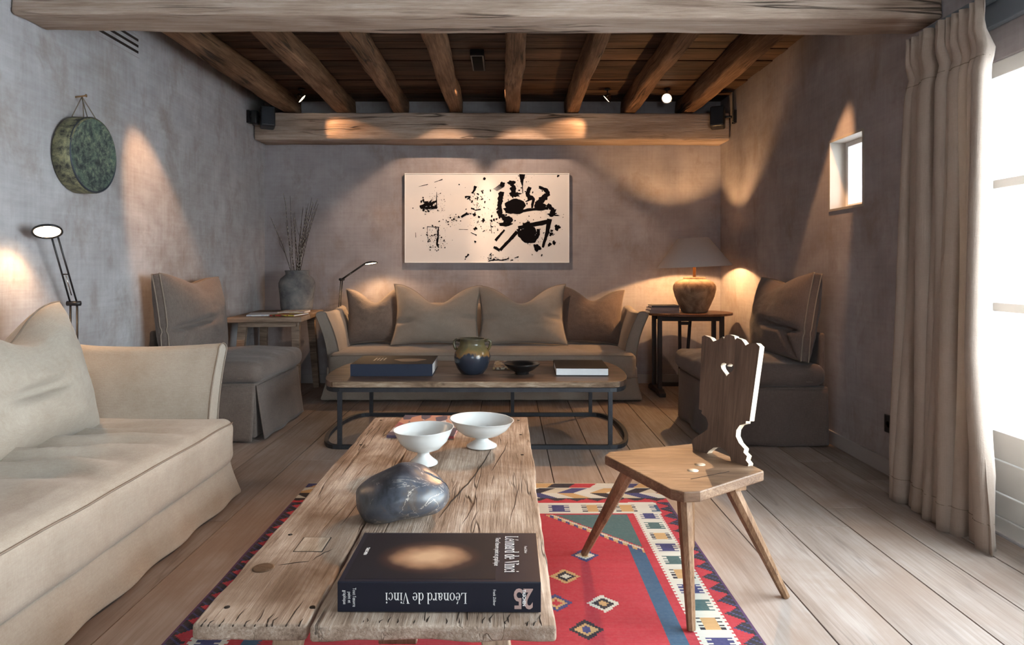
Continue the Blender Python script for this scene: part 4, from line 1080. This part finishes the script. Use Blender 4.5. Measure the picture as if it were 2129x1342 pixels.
def mag_cover(name, cols, scale=14, rough=0.35):
    m, nt, b = mk(name, cols[0], rough, 0.45)
    v = coord(nt, (1, 1, 1), 5); vo = tvor(nt, coord(nt, (1.6, 0.8, 1), 5), scale)
    n = tnoise(nt, v, 10, 3)
    st = [(i / len(cols), c) for i, c in enumerate(cols)]
    sep = nt.nodes.new('ShaderNodeSeparateColor'); nt.links.new(vo.outputs['Color'], sep.inputs[0])
    c = ramp(nt, mth(nt, 'ADD', mth(nt, 'MULTIPLY', sep.outputs[0], 0.7), mth(nt, 'MULTIPLY', n, 0.3)), st, 'CONSTANT')
    nt.links.new(c, b.inputs['Base Color']); return m
e = book('magazine', 0.30, 0.40, 0.012, mag_cover('magazine_cover_red', [(0.55, 0.50, 0.50), (0.30, 0.05, 0.06), (0.08, 0.06, 0.10), (0.55, 0.25, 0.16), (0.65, 0.6, 0.58)]), (-0.375, 3.13, TT + 0.002), R(-3), 'glossy red and white magazine under the footed bowls', 'magazine', soft=True)

# iron table books
e = book('slipcase_book', 0.555, 0.43, 0.082, plain('blue_black_cloth', (0.022, 0.028, 0.048), 0.6, 0.25), (-0.79, 4.715, ZT + 0.001), R(1), 'large blue black boxed art book on the iron coffee table')
MB().box(-0.272, 0.272, -0.21, 0.21, 0.082, 0.0826).build('cover_picture', plain('brown_black_print', (0.022, 0.014, 0.011), 0.6, 0.2), e)
blob = []
for k in range(24):
    a = 2 * PI * k / 24; blob.append((0.10 + 0.105 * math.cos(a) * (1 + 0.2 * math.sin(3 * a)), -0.02 + 0.075 * math.sin(a)))
slab(blob, 0.0827, 0.0831, 'cover_motif', plain('tan_print', (0.30, 0.19, 0.12), 0.5), e, 0)
for k in range(4):
    MB().box(-0.155 + 0.022 * k, -0.145 + 0.022 * k, -0.05 + 0.02 * (k % 2), 0.09, 0.0827, 0.0831).build('cover_stripe', plain('pale_print', (0.40, 0.33, 0.28), 0.5), e)
e = book('magazine', 0.25, 0.34, 0.016, mag_cover('magazine_cover_ochre', [(0.45, 0.22, 0.07), (0.60, 0.42, 0.20), (0.16, 0.07, 0.04), (0.65, 0.55, 0.40)], 18), (0.025, 4.96, ZT + 0.001), R(-2), 'ochre patterned magazine lying behind the black bowl', 'magazine', soft=True)
e = book('art_book', 0.36, 0.40, 0.052, plain('brown_black_cover', (0.016, 0.011, 0.010), 0.6, 0.2), (0.515, 4.72, ZT + 0.001), R(-1.5), 'black covered book showing its white pages on the iron table', spine='back', page=plain('white_page_paper', (0.82, 0.82, 0.82), 0.8, bs=0))

# ------------------------------------------------------------------ footed bowls, stone
M['porc'] = plain('white_glaze', (0.62, 0.62, 0.60), 0.25, 0.5, nscale=5, namt=0.06, bs=0.02)
def footed(loc, R_, H, tilt, label, seed):
    f = R_ / 0.115
    k = H / 0.122
    prof = [(0.0, 0.002), (0.046*f, 0.0), (0.056*f, 0.004*k), (0.055*f, 0.009*k), (0.040*f, 0.019*k), (0.025*f, 0.031*k), (0.0215*f, 0.040*k), (0.030*f, 0.044*k), (0.066*f, 0.056*k), (0.092*f, 0.078*k), (0.106*f, 0.102*k), (0.114*f, 0.119*k), (0.118*f, 0.122*k),
            (0.1145*f, 0.1215*k), (0.108*f, 0.113*k), (0.100*f, 0.098*k), (0.085*f, 0.076*k), (0.058*f, 0.060*k), (0.02*f, 0.0535*k), (0.0, 0.053*k)]
    def d(p):
        zz = p[2]
        return (p[0], p[1], zz + tilt * p[0] * max(0, zz - 0.045) / 0.08 + 0.002 * nz(p[0] * 12, p[1] * 12, seed) * (1 if zz > 0.05 else 0))
    o = MB().lathe(prof, 48, (0, 0, 0), None, False, d).build('footed_bowl', M['porc'], None, loc)
    return tag(o, label, 'bowl')
footed((-0.322, 2.545, TT + 0.0015), 0.113, 0.140, 0.03, 'deeper white glazed footed bowl standing next to the stone', 2)
footed((-0.108, 2.795, TT + 0.0015), 0.132, 0.118, -0.05, 'wider shallow white footed bowl overlapping the magazine corner', 6)
m, nt, b = mk('river_stone', (0.05, 0.055, 0.065), 0.38, 0.45)
v = coord(nt); n1 = tnoise(nt, v, 9, 6, 0.65, 0.8); n2 = tnoise(nt, coord(nt, (0.7, 2.0, 1.6)), 7, 5, 0.6, 1.2)
c = ramp(nt, n1, [(0.36, (0.022, 0.023, 0.03)), (0.52, (0.06, 0.067, 0.085)), (0.62, (0.085, 0.07, 0.062)), (0.75, (0.16, 0.15, 0.15))])
vein = mth(nt, 'MULTIPLY', ramp(nt, mth(nt, 'ABSOLUTE', mth(nt, 'SUBTRACT', n2, 0.52)), [(0.0, 1.0), (0.012, 0.0)]), ramp(nt, n1, [(0.42, 0.0), (0.55, 1.0)]))
c = mixc(nt, mth(nt, 'MULTIPLY', vein, 0.85), c, (0.5, 0.44, 0.38)); nt.links.new(c, b.inputs['Base Color']); bump(nt, b, tnoise(nt, v, 60, 4), 0.15, 0.004)
bm = bmesh.new(); bmesh.ops.create_icosphere(bm, subdivisions=5, radius=1)
for vtx in bm.verts:
    p = vtx.co.copy(); k = 1 + 0.13 * nz(p.x * 1.1 + 3, p.y * 1.1, p.z * 1.1) + 0.03 * nz(p.x * 3, p.y * 3, p.z * 3 + 8)
    q = Vector((p.x * 0.142, p.y * 0.125, p.z * 0.078)) * k
    q.z += 0.018 * max(0, 1 - abs(q.x + 0.01) / 0.11) + 0.012 * (q.x / 0.14)
    if q.z < -0.055: q.z = -0.055 + (q.z + 0.055) * 0.15
    if q.y < -0.02 and q.x > 0.03: q.y += 0.25 * (q.x - 0.03) * 0.6
    vtx.co = q
zm = min(vv.co.z for vv in bm.verts)
for vv in bm.verts: vv.co.z -= zm
for f in bm.faces: f.smooth = True
me = bpy.data.meshes.new('river_stone'); bm.to_mesh(me); bm.free(); me.materials.append(m)
o = bpy.data.objects.new('river_stone', me); COL.objects.link(o); o.location = (-0.32, 2.03, TT + 0.0015); o.rotation_euler = (0, 0, R(8))
tag(o, 'smooth dark grey river stone with pale veins on the plank table', 'stone')

# ------------------------------------------------------------------ jar and black bowl on the iron table
m, nt, b = mk('drip_glaze', (0.05, 0.06, 0.08), 0.22, 0.5)
v = coord(nt); sp = nt.nodes.new('ShaderNodeSeparateXYZ'); nt.links.new(v, sp.inputs[0])
hgt = mth(nt, 'ADD', sp.outputs[2], mth(nt, 'MULTIPLY', mth(nt, 'SUBTRACT', tnoise(nt, coord(nt, (1, 1, 0.35)), 16, 3), 0.5), 0.16))
c = ramp(nt, mth(nt, 'MULTIPLY', hgt, 4.0), [(0.0, (0.022, 0.027, 0.04)), (0.54, (0.03, 0.036, 0.052)), (0.60, (0.28, 0.15, 0.045)), (0.74, (0.15, 0.12, 0.05)), (0.95, (0.09, 0.075, 0.045))])
c = mixc(nt, mth(nt, 'MULTIPLY', tnoise(nt, v, 40, 4), 0.25), c, (0.02, 0.022, 0.03)); nt.links.new(c, b.inputs['Base Color'])
e = empty('glazed_jar', (-0.245, 4.62, ZT + 0.0005)); tag(e, 'round two handled jar with dark blue and ochre drip glaze', 'jar')
pf = [(0.0, 0.0), (0.070, 0.0), (0.080, 0.005), (0.105, 0.04), (0.123, 0.085), (0.127, 0.12), (0.120, 0.150), (0.102, 0.182), (0.090, 0.198), (0.087, 0.212), (0.091, 0.232), (0.097, 0.242), (0.096, 0.246), (0.088, 0.243), (0.080, 0.225), (0.078, 0.2), (0.09, 0.17), (0.11, 0.12), (0.09, 0.04), (0.0, 0.012)]
MB().lathe(pf, 40, caps=False).build('body', m, e)
for s in (-1, 1):
    MB().tube([(s * (0.088 + dx), 0, z) for dx, z in ((0.0, 0.228), (0.022, 0.236), (0.038, 0.224), (0.040, 0.205), (0.032, 0.182), (0.022, 0.166))], 0.0095, 8).build('handle', m, e)
M['blackglaze'] = plain('black_glaze', (0.012, 0.011, 0.011), 0.28, 0.5, namt=0.2)
o = MB().lathe([(0, 0.002), (0.045, 0.0), (0.05, 0.006), (0.047, 0.014), (0.085, 0.034), (0.115, 0.060), (0.128, 0.074), (0.126, 0.076), (0.110, 0.062), (0.08, 0.04), (0.04, 0.026), (0, 0.023)], 40, caps=False).build('shallow_bowl', M['blackglaze'], None, (0.10, 4.60, ZT + 0.0005))
tag(o, 'shallow black bowl on the iron coffee table', 'bowl')

# ------------------------------------------------------------------ left side table with vase
e = empty('side_table', (-2.085, 6.06, 0), R(5)); tag(e, 'rustic plank side table with splayed legs under the stoneware jar', 'side table')
TZ = 0.755
for k in range(3):
    def dd(q, k=k): return (q.x + 0.006 * nz(q.y * 5, k, 1), q.y + 0.005 * nz(q.x * 6, k, 3), q.z + 0.002 * nz(q.x * 5, q.y * 5, k))
    MB().soft(0.0, -0.33 + 0.33 * k, TZ - 0.022, 0.61, 0.326, 0.044, 0.008, (16, 8, 2), 2, dd).build('plank', M['sidewood'], e)
for sx in (-1, 1):
    for s2 in (-1, 1):
        MB().tube([(sx * 0.22, s2 * 0.32, TZ - 0.045), (sx * 0.255, s2 * 0.42, 0.002)], [1.0, 0.8], 4, sq=(0.07, 0.06)).build('leg', M['sidewood'], e, bevel=0.004)
MB().box(-0.24, 0.24, -0.40, -0.34, TZ - 0.09, TZ - 0.047).build('batten', M['sidewood'], e, bevel=0.003)
MB().box(-0.24, 0.24, 0.34, 0.40, TZ - 0.09, TZ - 0.047).build('batten', M['sidewood'], e, bevel=0.003)
MB().box(-0.025, 0.025, -0.36, 0.36, 0.25, 0.30).build('stretcher', M['sidewood'], e, bevel=0.003)
m, nt, b = mk('weathered_stoneware', (0.14, 0.135, 0.13), 0.85, 0.15)
v = coord(nt); n1 = tnoise(nt, v, 7, 6, 0.65, 0.4)
nt.links.new(ramp(nt, n1, [(0.35, (0.10, 0.10, 0.105)), (0.55, (0.18, 0.175, 0.17)), (0.75, (0.28, 0.26, 0.235))]), b.inputs['Base Color']); bump(nt, b, n1, 0.3, 0.01)
VX, VY = -2.03, 6.40
def dv(p): return (p[0] + 0.006 * nz(p[0] * 6, p[1] * 6, p[2] * 6), p[1] + 0.006 * nz(p[0] * 6, p[1] * 6 + 5, p[2] * 6), p[2])
o = MB().lathe([(0, 0.0), (0.125, 0.0), (0.142, 0.008), (0.150, 0.04), (0.160, 0.14), (0.168, 0.23), (0.166, 0.27), (0.150, 0.31), (0.118, 0.338), (0.108, 0.348), (0.112, 0.372), (0.118, 0.384), (0.110, 0.388), (0.098, 0.378), (0.094, 0.35), (0.13, 0.29), (0.145, 0.22), (0.12, 0.03), (0.0, 0.02)], 36, caps=False, disp=dv).build('stoneware_vase', m, None, (VX, VY, TZ + 0.003))
tag(o, 'grey weathered stoneware jar on the rustic side table', 'vase')
M['twig'] = plain('twig_bark', (0.045, 0.028, 0.02), 0.8)
M['catkin'] = plain('catkin_fuzz', (0.30, 0.26, 0.22), 0.95)
rg = random.Random(21)
for k in range(17):
    tilt = rg.uniform(-0.20, 0.27) if k > 2 else (-0.30, -0.22, -0.12)[k]; ty = rg.uniform(-0.12, 0.10)
    L = rg.uniform(0.72, 0.92) if k > 2 else rg.uniform(0.55, 0.78)
    bx_, by_ = rg.uniform(-0.035, 0.035), rg.uniform(-0.035, 0.035)
    pts = []; n = 10; cv = rg.uniform(-0.10, 0.10)
    for i in range(n + 1):
        t = i / n
        pts.append((bx_ + tilt * t ** 1.5 * L + cv * t * t * 0.5 + 0.008 * nz(t * 5, k, 0), by_ + ty * t * L, 0.025 + t * (L + 0.16)))
    o = MB().tube(pts, [0.0042 - 0.0028 * i / n for i in range(n + 1)], 5).build('willow_branch', M['twig'], None, (VX, VY, TZ + 0.003))
    tag(o, 'thin bare willow branch with pale catkins in the stoneware jar', 'branch', 'willow branches in the stoneware jar')
    cat = MB()
    for i in range(rg.randint(12, 18)):
        t = 0.38 + 0.62 * i / 17; f = t * n; a = int(min(f, n - 1)); p = Vector(pts[a]).lerp(Vector(pts[a + 1]), min(1, f - a))
        d = Vector((rg.uniform(-1, 1), rg.uniform(-1, 1), 1.4)).normalized()
        q = d.to_track_quat('Z', 'Y').to_matrix().to_4x4(); q.translation = p
        cat.lathe([(0, 0), (0.0042, 0.005), (0.0048, 0.012), (0.003, 0.019), (0, 0.022)], 6, M=q)
    cat.build('catkins', M['catkin'], o, kind='stuff')
    if k % 3 == 0:
        i = 6; p = pts[i]; sd = rg.choice((-1, 1))
        MB().tube([p, (p[0] + sd * 0.05, p[1], p[2] + 0.09), (p[0] + sd * 0.075, p[1] + 0.01, p[2] + 0.20)], [0.002, 0.0016, 0.001], 5).build('twig', M['twig'], o)
# magazines on the side table
for (W, D, T, x, y, z, rz, cols, lab) in (
    (0.24, 0.32, 0.012, -2.14, 5.82, 0, 14, [(0.6, 0.6, 0.62), (0.5, 0.5, 0.55), (0.65, 0.63, 0.6)], 'pale magazine at the outer end of the side table'),
    (0.22, 0.30, 0.012, -1.90, 5.80, 0, -8, [(0.65, 0.42, 0.04), (0.30, 0.03, 0.03), (0.06, 0.04, 0.03), (0.62, 0.50, 0.10)], 'yellow and red magazine on the side table'),
    (0.23, 0.29, 0.018, -1.95, 6.08, 0, 4, [(0.70, 0.66, 0.60), (0.60, 0.50, 0.42), (0.28, 0.08, 0.05)], 'cream and red book in front of the stoneware jar')):
    book('magazine', W, D, T, mag_cover('magazine_' + lab.split()[0], cols, 16), (x, y, TZ + 0.003 + z), R(rz), lab, 'magazine', soft=True)

# ------------------------------------------------------------------ right table, lamp, books
e = empty('gateleg_table', (1.685, 6.22, 0)); tag(e, 'small dark oval gateleg table under the pot lamp', 'side table')
GZ = 0.755
pl = [(0.415 * math.cos(2*PI*k/40), 0.33 * math.sin(2*PI*k/40)) for k in range(40)]
slab(pl, GZ - 0.022, GZ, 'table_top', M['gatewood'], e, 0.004)
MB().box(-0.30, 0.30, -0.13, -0.105, GZ - 0.075, GZ - 0.023).box(-0.30, 0.30, 0.105, 0.13, GZ - 0.075, GZ - 0.023).build('apron', M['blackwood'], e, bevel=0.003)
for s in (-1, 1):
    MB().box(s * 0.285 - 0.019, s * 0.285 + 0.019, -0.14, -0.10, 0.05, GZ - 0.023).build('post', M['blackwood'], e, bevel=0.005)
    MB().box(s * 0.285 - 0.019, s * 0.285 + 0.019, 0.10, 0.14, 0.05, GZ - 0.023).build('post', M['blackwood'], e, bevel=0.005)
    MB().prism([(-0.24, 0.0), (-0.24, 0.035), (-0.16, 0.06), (0.16, 0.06), (0.24, 0.035), (0.24, 0.0), (0.14, 0.0), (0.10, 0.02), (-0.10, 0.02), (-0.14, 0.0)], -0.03, 0.03, Matrix.Translation((s * 0.285, 0, 0.001)) @ Matrix.Rotation(R(90), 4, 'Z')).build('foot', M['blackwood'], e, bevel=0.005)
MB().tube([(-0.04, 0.12, GZ - 0.08), (-0.015, 0.20, 0.03)], 0.016, 8).tube([(0.06, 0.12, GZ - 0.08), (0.035, 0.20, 0.03)], 0.016, 8).box(-0.05, 0.06, 0.11, 0.13, GZ - 0.13, GZ - 0.10).build('gate_leg', M['blackwood'], e)
MB().box(-0.26, 0.26, -0.012, 0.012, 0.06, 0.10).build('stretcher', M['blackwood'], e, bevel=0.003)
LX, LY = 1.735, 6.16
e = empty('table_lamp', (LX, LY, GZ + 0.0005)); tag(e, 'round earthenware pot table lamp with wide grey cone shade', 'lamp')
m, nt, b = mk('earthenware', (0.20, 0.14, 0.09), 0.75, 0.25)
v = coord(nt); n1 = tnoise(nt, v, 9, 6, 0.65, 0.5); nt.links.new(ramp(nt, n1, [(0.32, (0.10, 0.062, 0.04)), (0.52, (0.22, 0.15, 0.10)), (0.72, (0.36, 0.27, 0.19))]), b.inputs['Base Color']); bump(nt, b, n1, 0.25, 0.008)
MB().lathe([(0, 0), (0.105, 0.0), (0.115, 0.006), (0.145, 0.07), (0.178, 0.15), (0.194, 0.215), (0.192, 0.25), (0.170, 0.285), (0.125, 0.305), (0.100, 0.312), (0.102, 0.322), (0.094, 0.328), (0.0, 0.328)], 40, caps=False).build('pot_base', m, e)
MB().lathe([(0.014, 0.328), (0.014, 0.50), (0.02, 0.505), (0.02, 0.53), (0, 0.53)], 14).build('stem', M['brass'], e)
shm = plain('lampshade_card', (0.60, 0.53, 0.505), 0.85, 0.1, nscale=40, namt=0.06, bs=0.03)
tx_ = Matrix.Translation((0, 0, 0.425)) @ Matrix.Rotation(R(-2.5), 4, 'Y')
sh = MB().lathe([(0.340, 0.0), (0.138, 0.265), (0.134, 0.265), (0.336, 0.0), (0.340, 0.0)], 56, M=tx_, caps=False).build('lamp_shade', shm, e)
MB().tube([tuple(tx_ @ Vector((-0.136, 0, 0.255))), tuple(tx_ @ Vector((0.136, 0, 0.255)))], 0.003, 6).tube([tuple(tx_ @ Vector((0, -0.136, 0.255))), tuple(tx_ @ Vector((0, 0.136, 0.255)))], 0.003, 6).tube([tuple(tx_ @ Vector((0.02, 0, 0.12))), tuple(tx_ @ Vector((0.05, 0, 0.19))), tuple(tx_ @ Vector((0.0, 0, 0.255)))], 0.002, 6).build('shade_spider', M['brass'], e)
bl = MB().lathe([(0, -0.024), (0.010, -0.022), (0.016, -0.010), (0.018, 0.004), (0.014, 0.018), (0.006, 0.024), (0, 0.025)], 16, (0, 0, 0.56), caps=False).build('bulb', M['bulb'], e)
for k, (w_, d_, t_, dx, rz, c_, lab) in enumerate(((0.27, 0.20, 0.026, 0, 0, (0.16, 0.13, 0.13), 'grey book at the bottom of the stack beside the pot lamp'), (0.26, 0.19, 0.024, 0.004, 2, (0.20, 0.16, 0.16), 'middle grey book of the stack beside the pot lamp'), (0.25, 0.185, 0.022, 0.012, -1, (0.05, 0.045, 0.05), 'dark book on top of the stack beside the pot lamp'))):
    book('book', w_, d_, t_, plain('book_cover_%d' % k, c_, 0.55), (1.425 + dx, 6.12, GZ + 0.0008 + (0, 0.0268, 0.0514)[k]), R(rz), lab, 'book', group='books stacked beside the pot lamp')

# ------------------------------------------------------------------ reading lamps
def light(name, kind, energy, loc, parent=None, aim=None, size=0.02, ang=None, blend=0.4, col=WARM):
    d = bpy.data.lights.new(name, kind); d.energy = energy; d.color = col
    if kind == 'SPOT':
        d.spot_size = R(ang); d.spot_blend = blend; d.shadow_soft_size = size
    elif kind == 'POINT': d.shadow_soft_size = size
    o = bpy.data.objects.new(name, d); COL.objects.link(o); o.location = loc
    if aim is not None: o.rotation_euler = (Vector(aim) - Vector(loc)).to_track_quat('-Z', 'Y').to_euler()
    if parent: o.parent = parent
    return o
def reading_lamp(base, joint, head, hdir, label, energy):
    """double-rod floor lamp; all points in room coordinates"""
    b0 = Vector((base[0], base[1], 0)); e = empty('reading_lamp', b0); tag(e, label, 'floor lamp')
    J, Hd = Vector(joint) - b0, Vector(head) - b0
    MB().lathe([(0, 0), (0.06, 0.0), (0.06, 0.008), (0.02, 0.016), (0.02, 0.03), (0, 0.03)], 28, (0, 0, 0.001), caps=False).build('base', M['iron'], e)
    side = Vector((Hd - J)); side.z = 0
    n = Vector((-side.y, side.x, 0)); n = n.normalized() * 0.017 if n.length > 1e-4 else Vector((0, 0.017, 0))
    for s in (-1, 1):
        MB().tube([tuple(Vector((0, 0, 0.02)) + n * s), tuple(J + n * s)], 0.0055, 8).build('pole', M['black'], e)
        MB().tube([tuple(J + n * s), tuple(Hd + n * s * 0.9)], 0.0048, 8).build('arm', M['black'], e)
    MB().tube([tuple(J - n * 2.0), tuple(J + n * 2.0)], 0.014, 10).build('joint', M['black'], e)
    mid = J.lerp(Hd, 0.42); MB().tube([tuple(mid - n), tuple(mid + n)], 0.004, 6).build('cross_bar', M['black'], e)
    MB().tube([tuple(J.lerp(Hd, 0.12)), tuple(J.lerp(Hd, 0.40))], 0.003, 6).build('spring', M['chrome'], e)
    dr = Vector(hdir).normalized()
    q = dr.to_track_quat('-Z', 'Y').to_matrix().to_4x4(); ctr = Hd + side.normalized() * 0.055 if side.length > 1e-4 else Hd
    q.translation = ctr
    hd = MB().lathe([(0.0, 0.016), (0.045, 0.014), (0.066, 0.004), (0.068, -0.006), (0.062, -0.008), (0.058, 0.0), (0, 0.004)], 28, M=q, caps=False).build('head', M['black'], e)
    MB().lathe([(0.057, -0.002), (0.0, -0.0035)], 24, M=q, caps=False).build('light_disc', M['glow'], hd)
    lp = ctr + dr * 0.02
    light('reading_light', 'SPOT', energy, lp, e, lp + dr, 0.03, 150, 0.5, (1.0, 0.60, 0.30))
    return e
reading_lamp((-2.37, 3.63), (-2.365, 3.62, 0.98), (-2.34, 3.42, 1.36), (0.35, -0.42, -1), 'black reading floor lamp in front of the gong wall', 15)
reading_lamp((-1.735, 6.645), (-1.635, 6.55, 1.055), (-1.385, 6.48, 1.215), (0.15, -0.1, -1), 'black reading floor lamp bending over the back sofa arm', 16)

# ------------------------------------------------------------------ ceiling spots
def spot(pos, aim, energy, ang, label, blend=0.35, group=None, size=0.02):
    e = empty('ceiling_spotlight', (pos[0], pos[1], ZC - 0.012)); tag(e, label, 'spotlight', group)
    p = Vector((0, 0, -0.085)); d = (Vector(aim) - Vector((pos[0], pos[1], ZC - 0.097))).normalized()
    MB().lathe([(0, 0), (0.03, 0.0), (0.03, -0.012), (0.006, -0.014), (0.006, -0.06), (0, -0.06)], 16, caps=False).build('ceiling_rose', M['black'], e)
    q = d.to_track_quat('-Z', 'Y').to_matrix().to_4x4(); q.translation = p
    MB().tube([(0, 0, -0.055), tuple(q @ Vector((0.045, 0, 0.03))), tuple(q @ Vector((0.056, 0, 0.0)))], 0.003, 6).tube([(0, 0, -0.055), tuple(q @ Vector((-0.045, 0, 0.03))), tuple(q @ Vector((-0.056, 0, 0.0)))], 0.003, 6).build('yoke', M['chrome'], e)
    h = MB().lathe([(0, 0.045), (0.018, 0.043), (0.030, 0.02), (0.050, -0.012), (0.053, -0.014), (0.050, -0.016), (0.044, -0.010), (0, 0.0)], 24, M=q, caps=False).build('reflector', M['chrome'], e)
    MB().lathe([(0.043, -0.011), (0.02, -0.013), (0, -0.014)], 20, M=q, caps=False).build('lens', M['spotglow'], h)
    lp = p + d * 0.03
    light('spot_light', 'SPOT', energy * SPOT_W, lp, e, lp + d, size, ang, blend)
M['spotglow'] = emit('spot_lens_glow', (1.0, 0.80, 0.55), 6)
spot((-1.94, 6.24), (-1.30, 6.40, 2.20), 30, 50, 'small chrome spotlight on the ceiling above the stoneware jar')
spot((0.94, 6.24), (0.25, 6.40, 2.15), 34, 50, 'small chrome spotlight on the ceiling in front of the back beam')
spot((1.50, 6.24), (-0.12, 2.9, 0.42), 520, 40, 'small glaring spotlight on the ceiling turned towards the plank table', 0.85)
spot((-2.02, 3.98), (-2.46, 4.75, 1.25), 150, 34, 'small chrome spotlight behind the massive front beam washing the gong wall', 0.6)
spot((1.93, 3.98), (2.16, 4.55, 1.2), 150, 28, 'small chrome spotlight behind the massive front beam washing the small window', 0.5)

# ------------------------------------------------------------------ speakers, vent, outlet, gong
for (x, rz, lab, ax_) in ((-2.27, 25, 'black wall speaker mounted over the stoneware jar beside the back beam', -1), (1.99, -25, 'black wall speaker on a bent bracket above the pot lamp', 1)):
    e = empty('wall_speaker', (x, 6.285, 2.50)); tag(e, lab, 'speaker')
    Mx = Matrix.Rotation(R(rz), 4, 'Z') @ Matrix.Rotation(R(-8), 4, 'X')
    b_ = MB().soft(0, 0, 0.095, 0.13, 0.13, 0.20, 0.02, (4, 4, 4), 3, M=Mx).build('cabinet', M['black'], e)
    MB().box(-0.055, 0.055, -0.068, -0.064, 0.01, 0.18, Mx).build('grille', plain('speaker_mesh', (0.025, 0.027, 0.032), 0.5, nscale=200, namt=0.5), e)
    wx = (XR if ax_ > 0 else XL) - x
    MB().tube([(ax_ * 0.06, 0.0, 0.1), (wx - ax_ * 0.05, 0.0, 0.1), (wx - ax_ * 0.012, 0.0, 0.1)], 0.012, 8).box(wx - ax_ * 0.012 - 0.012, wx - ax_ * 0.012 + 0.012, -0.03, 0.03, 0.04, 0.16).build('bracket', M['black'], e)
    if ax_ > 0:
        MB().tube([(wx - 0.03, -0.02, 0.05), (wx - 0.03, -0.02, 0.335), (wx - 0.16, -0.02, 0.345)], 0.009, 8).build('cable_arm', M['black'], e)
    else:
        MB().soft(-0.115, -0.01, 0.09, 0.06, 0.09, 0.13, 0.015, (3, 3, 3), 2).build('tweeter', M['black'], e)
o = MB().soft(0, 0, 0, 0.105, 0.40, 0.05, 0.006, (2, 4, 1), 2).build('ceiling_spotlight_box', M['black'], None, (-0.235, 5.30, ZC - 0.037))
tag(o, 'black rectangular fitting on the ceiling boards between two joists', 'light fitting')
for dx in (-0.60, 0.66):
    light('picture_light', 'SPOT', 88, (0.03 * dx, 0.235, -0.02), o, Vector((0.03 * dx, 0.235, -0.02)) + Vector((dx, 1.2, -1.28)), 0.02, 58, 0.45, (1.0, 0.68, 0.45))
MB().soft(0, 0, -0.026, 0.08, 0.36, 0.006, 0.002, (1, 1, 1), 1).build('grille', plain('fitting_mesh', (0.006, 0.006, 0.006), 0.8, 0.1), o)
e = empty('air_vent', (XL, 4.2, 2.6)); tag(e, 'slotted air vent high in the wall with the gong', 'vent')
for k in range(3): MB().box(0.0, 0.003, -0.22, 0.22, 0.03 * k + 0.01 * k, 0.03 * k + 0.01 * k + 0.016).build('slot', M['gap'], e)
MB().box(0.0, 0.002, -0.235, 0.235, -0.03, -0.025).box(0.0, 0.002, -0.235, 0.235, 0.115, 0.12).build('edge_line', M['trimwall'], e)
e = empty('power_outlet', (XR, 3.748, 0.24)); tag(e, 'black power outlet low on the wall beside the curtain', 'outlet')
MB().soft(-0.006, 0, 0.05, 0.012, 0.078, 0.10, 0.004, (1, 2, 2), 2).build('plate', M['black'], e)
MB().lathe([(0.02, 0), (0.02, 0.002), (0.017, 0.002), (0.015, 0.0005), (0, 0.0005)], 18, M=Matrix.Translation((-0.0115, 0, 0.05)) @ Matrix.Rotation(R(-90), 4, 'Y'), caps=False).build('socket', M['gap'], e)
# gong
m, nt, b = mk('verdigris_bronze', (0.1, 0.15, 0.1), 0.6, 0.35, 0.25)
v = coord(nt); n1 = tnoise(nt, v, 26, 8, 0.78, 0.35); n2 = tnoise(nt, v, 6, 4, 0.6)
c = ramp(nt, n1, [(0.38, (0.02, 0.024, 0.03)), (0.47, (0.065, 0.085, 0.075)), (0.56, (0.15, 0.19, 0.14)), (0.68, (0.32, 0.33, 0.20))])
c = mixc(nt, mth(nt, 'MULTIPLY', ramp(nt, n2, [(0.5, 0.0), (0.7, 1.0)]), 0.4), c, (0.08, 0.155, 0.12)); nt.links.new(c, b.inputs['Base Color']); bump(nt, b, n1, 0.3, 0.006)
e = empty('hanging_gong', (XL, 3.78, 1.60)); tag(e, 'round green patinated gong hanging from a nail in the plaster wall', 'gong')
Mg = Matrix.Translation((0.006, 0, 0.215)) @ Matrix.Rotation(R(90 + 2), 4, 'Y')
m2, nt, b = mk('olive_bronze', (0.2, 0.2, 0.12), 0.6, 0.35, 0.2)
v = coord(nt); n1 = tnoise(nt, v, 22, 7, 0.75, 0.3)
nt.links.new(ramp(nt, n1, [(0.38, (0.035, 0.035, 0.035)), (0.48, (0.14, 0.135, 0.085)), (0.62, (0.30, 0.285, 0.16))]), b.inputs['Base Color']); bump(nt, b, n1, 0.3, 0.006)
MB().lathe([(0, 0.0), (0.208, 0.0), (0.216, 0.010), (0.214, 0.10), (0.206, 0.104)], 64, M=Mg, caps=False).build('side_wall', m2, e)
MB().lathe([(0.206, 0.104), (0.196, 0.106), (0.18, 0.100), (0.10, 0.100), (0, 0.104)], 64, M=Mg, caps=False).build('face', m, e)
MB().tube([(0.105, 0.208 * math.cos(a), 0.215 + 0.209 * math.sin(a)) for a in [2 * PI * k / 48 for k in range(48)]], 0.006, 6, closed=True).build('rim', plain('dark_bronze', (0.05, 0.06, 0.075), 0.45, 0.4, 0.4), e)
cord = plain('hemp_cord', (0.20, 0.15, 0.11), 0.9)
MB().tube([(0.03, -0.075, 0.420), (0.035, 0.0, 0.545), (0.03, 0.075, 0.420)], 0.0028, 6).tube([(0.09, -0.065, 0.415), (0.04, 0.0, 0.545), (0.09, 0.065, 0.415)], 0.0028, 6).build('cord', cord, e)
MB().tube([(0.0, 0, 0.547), (0.06, 0, 0.555)], 0.0045, 8).lathe([(0, 0), (0.009, 0), (0.009, 0.003), (0, 0.004)], 10, M=Matrix.Translation((0.06, 0, 0.555)) @ Matrix.Rotation(R(90), 4, 'Y'), caps=False).build('nail', M['brass'], e)
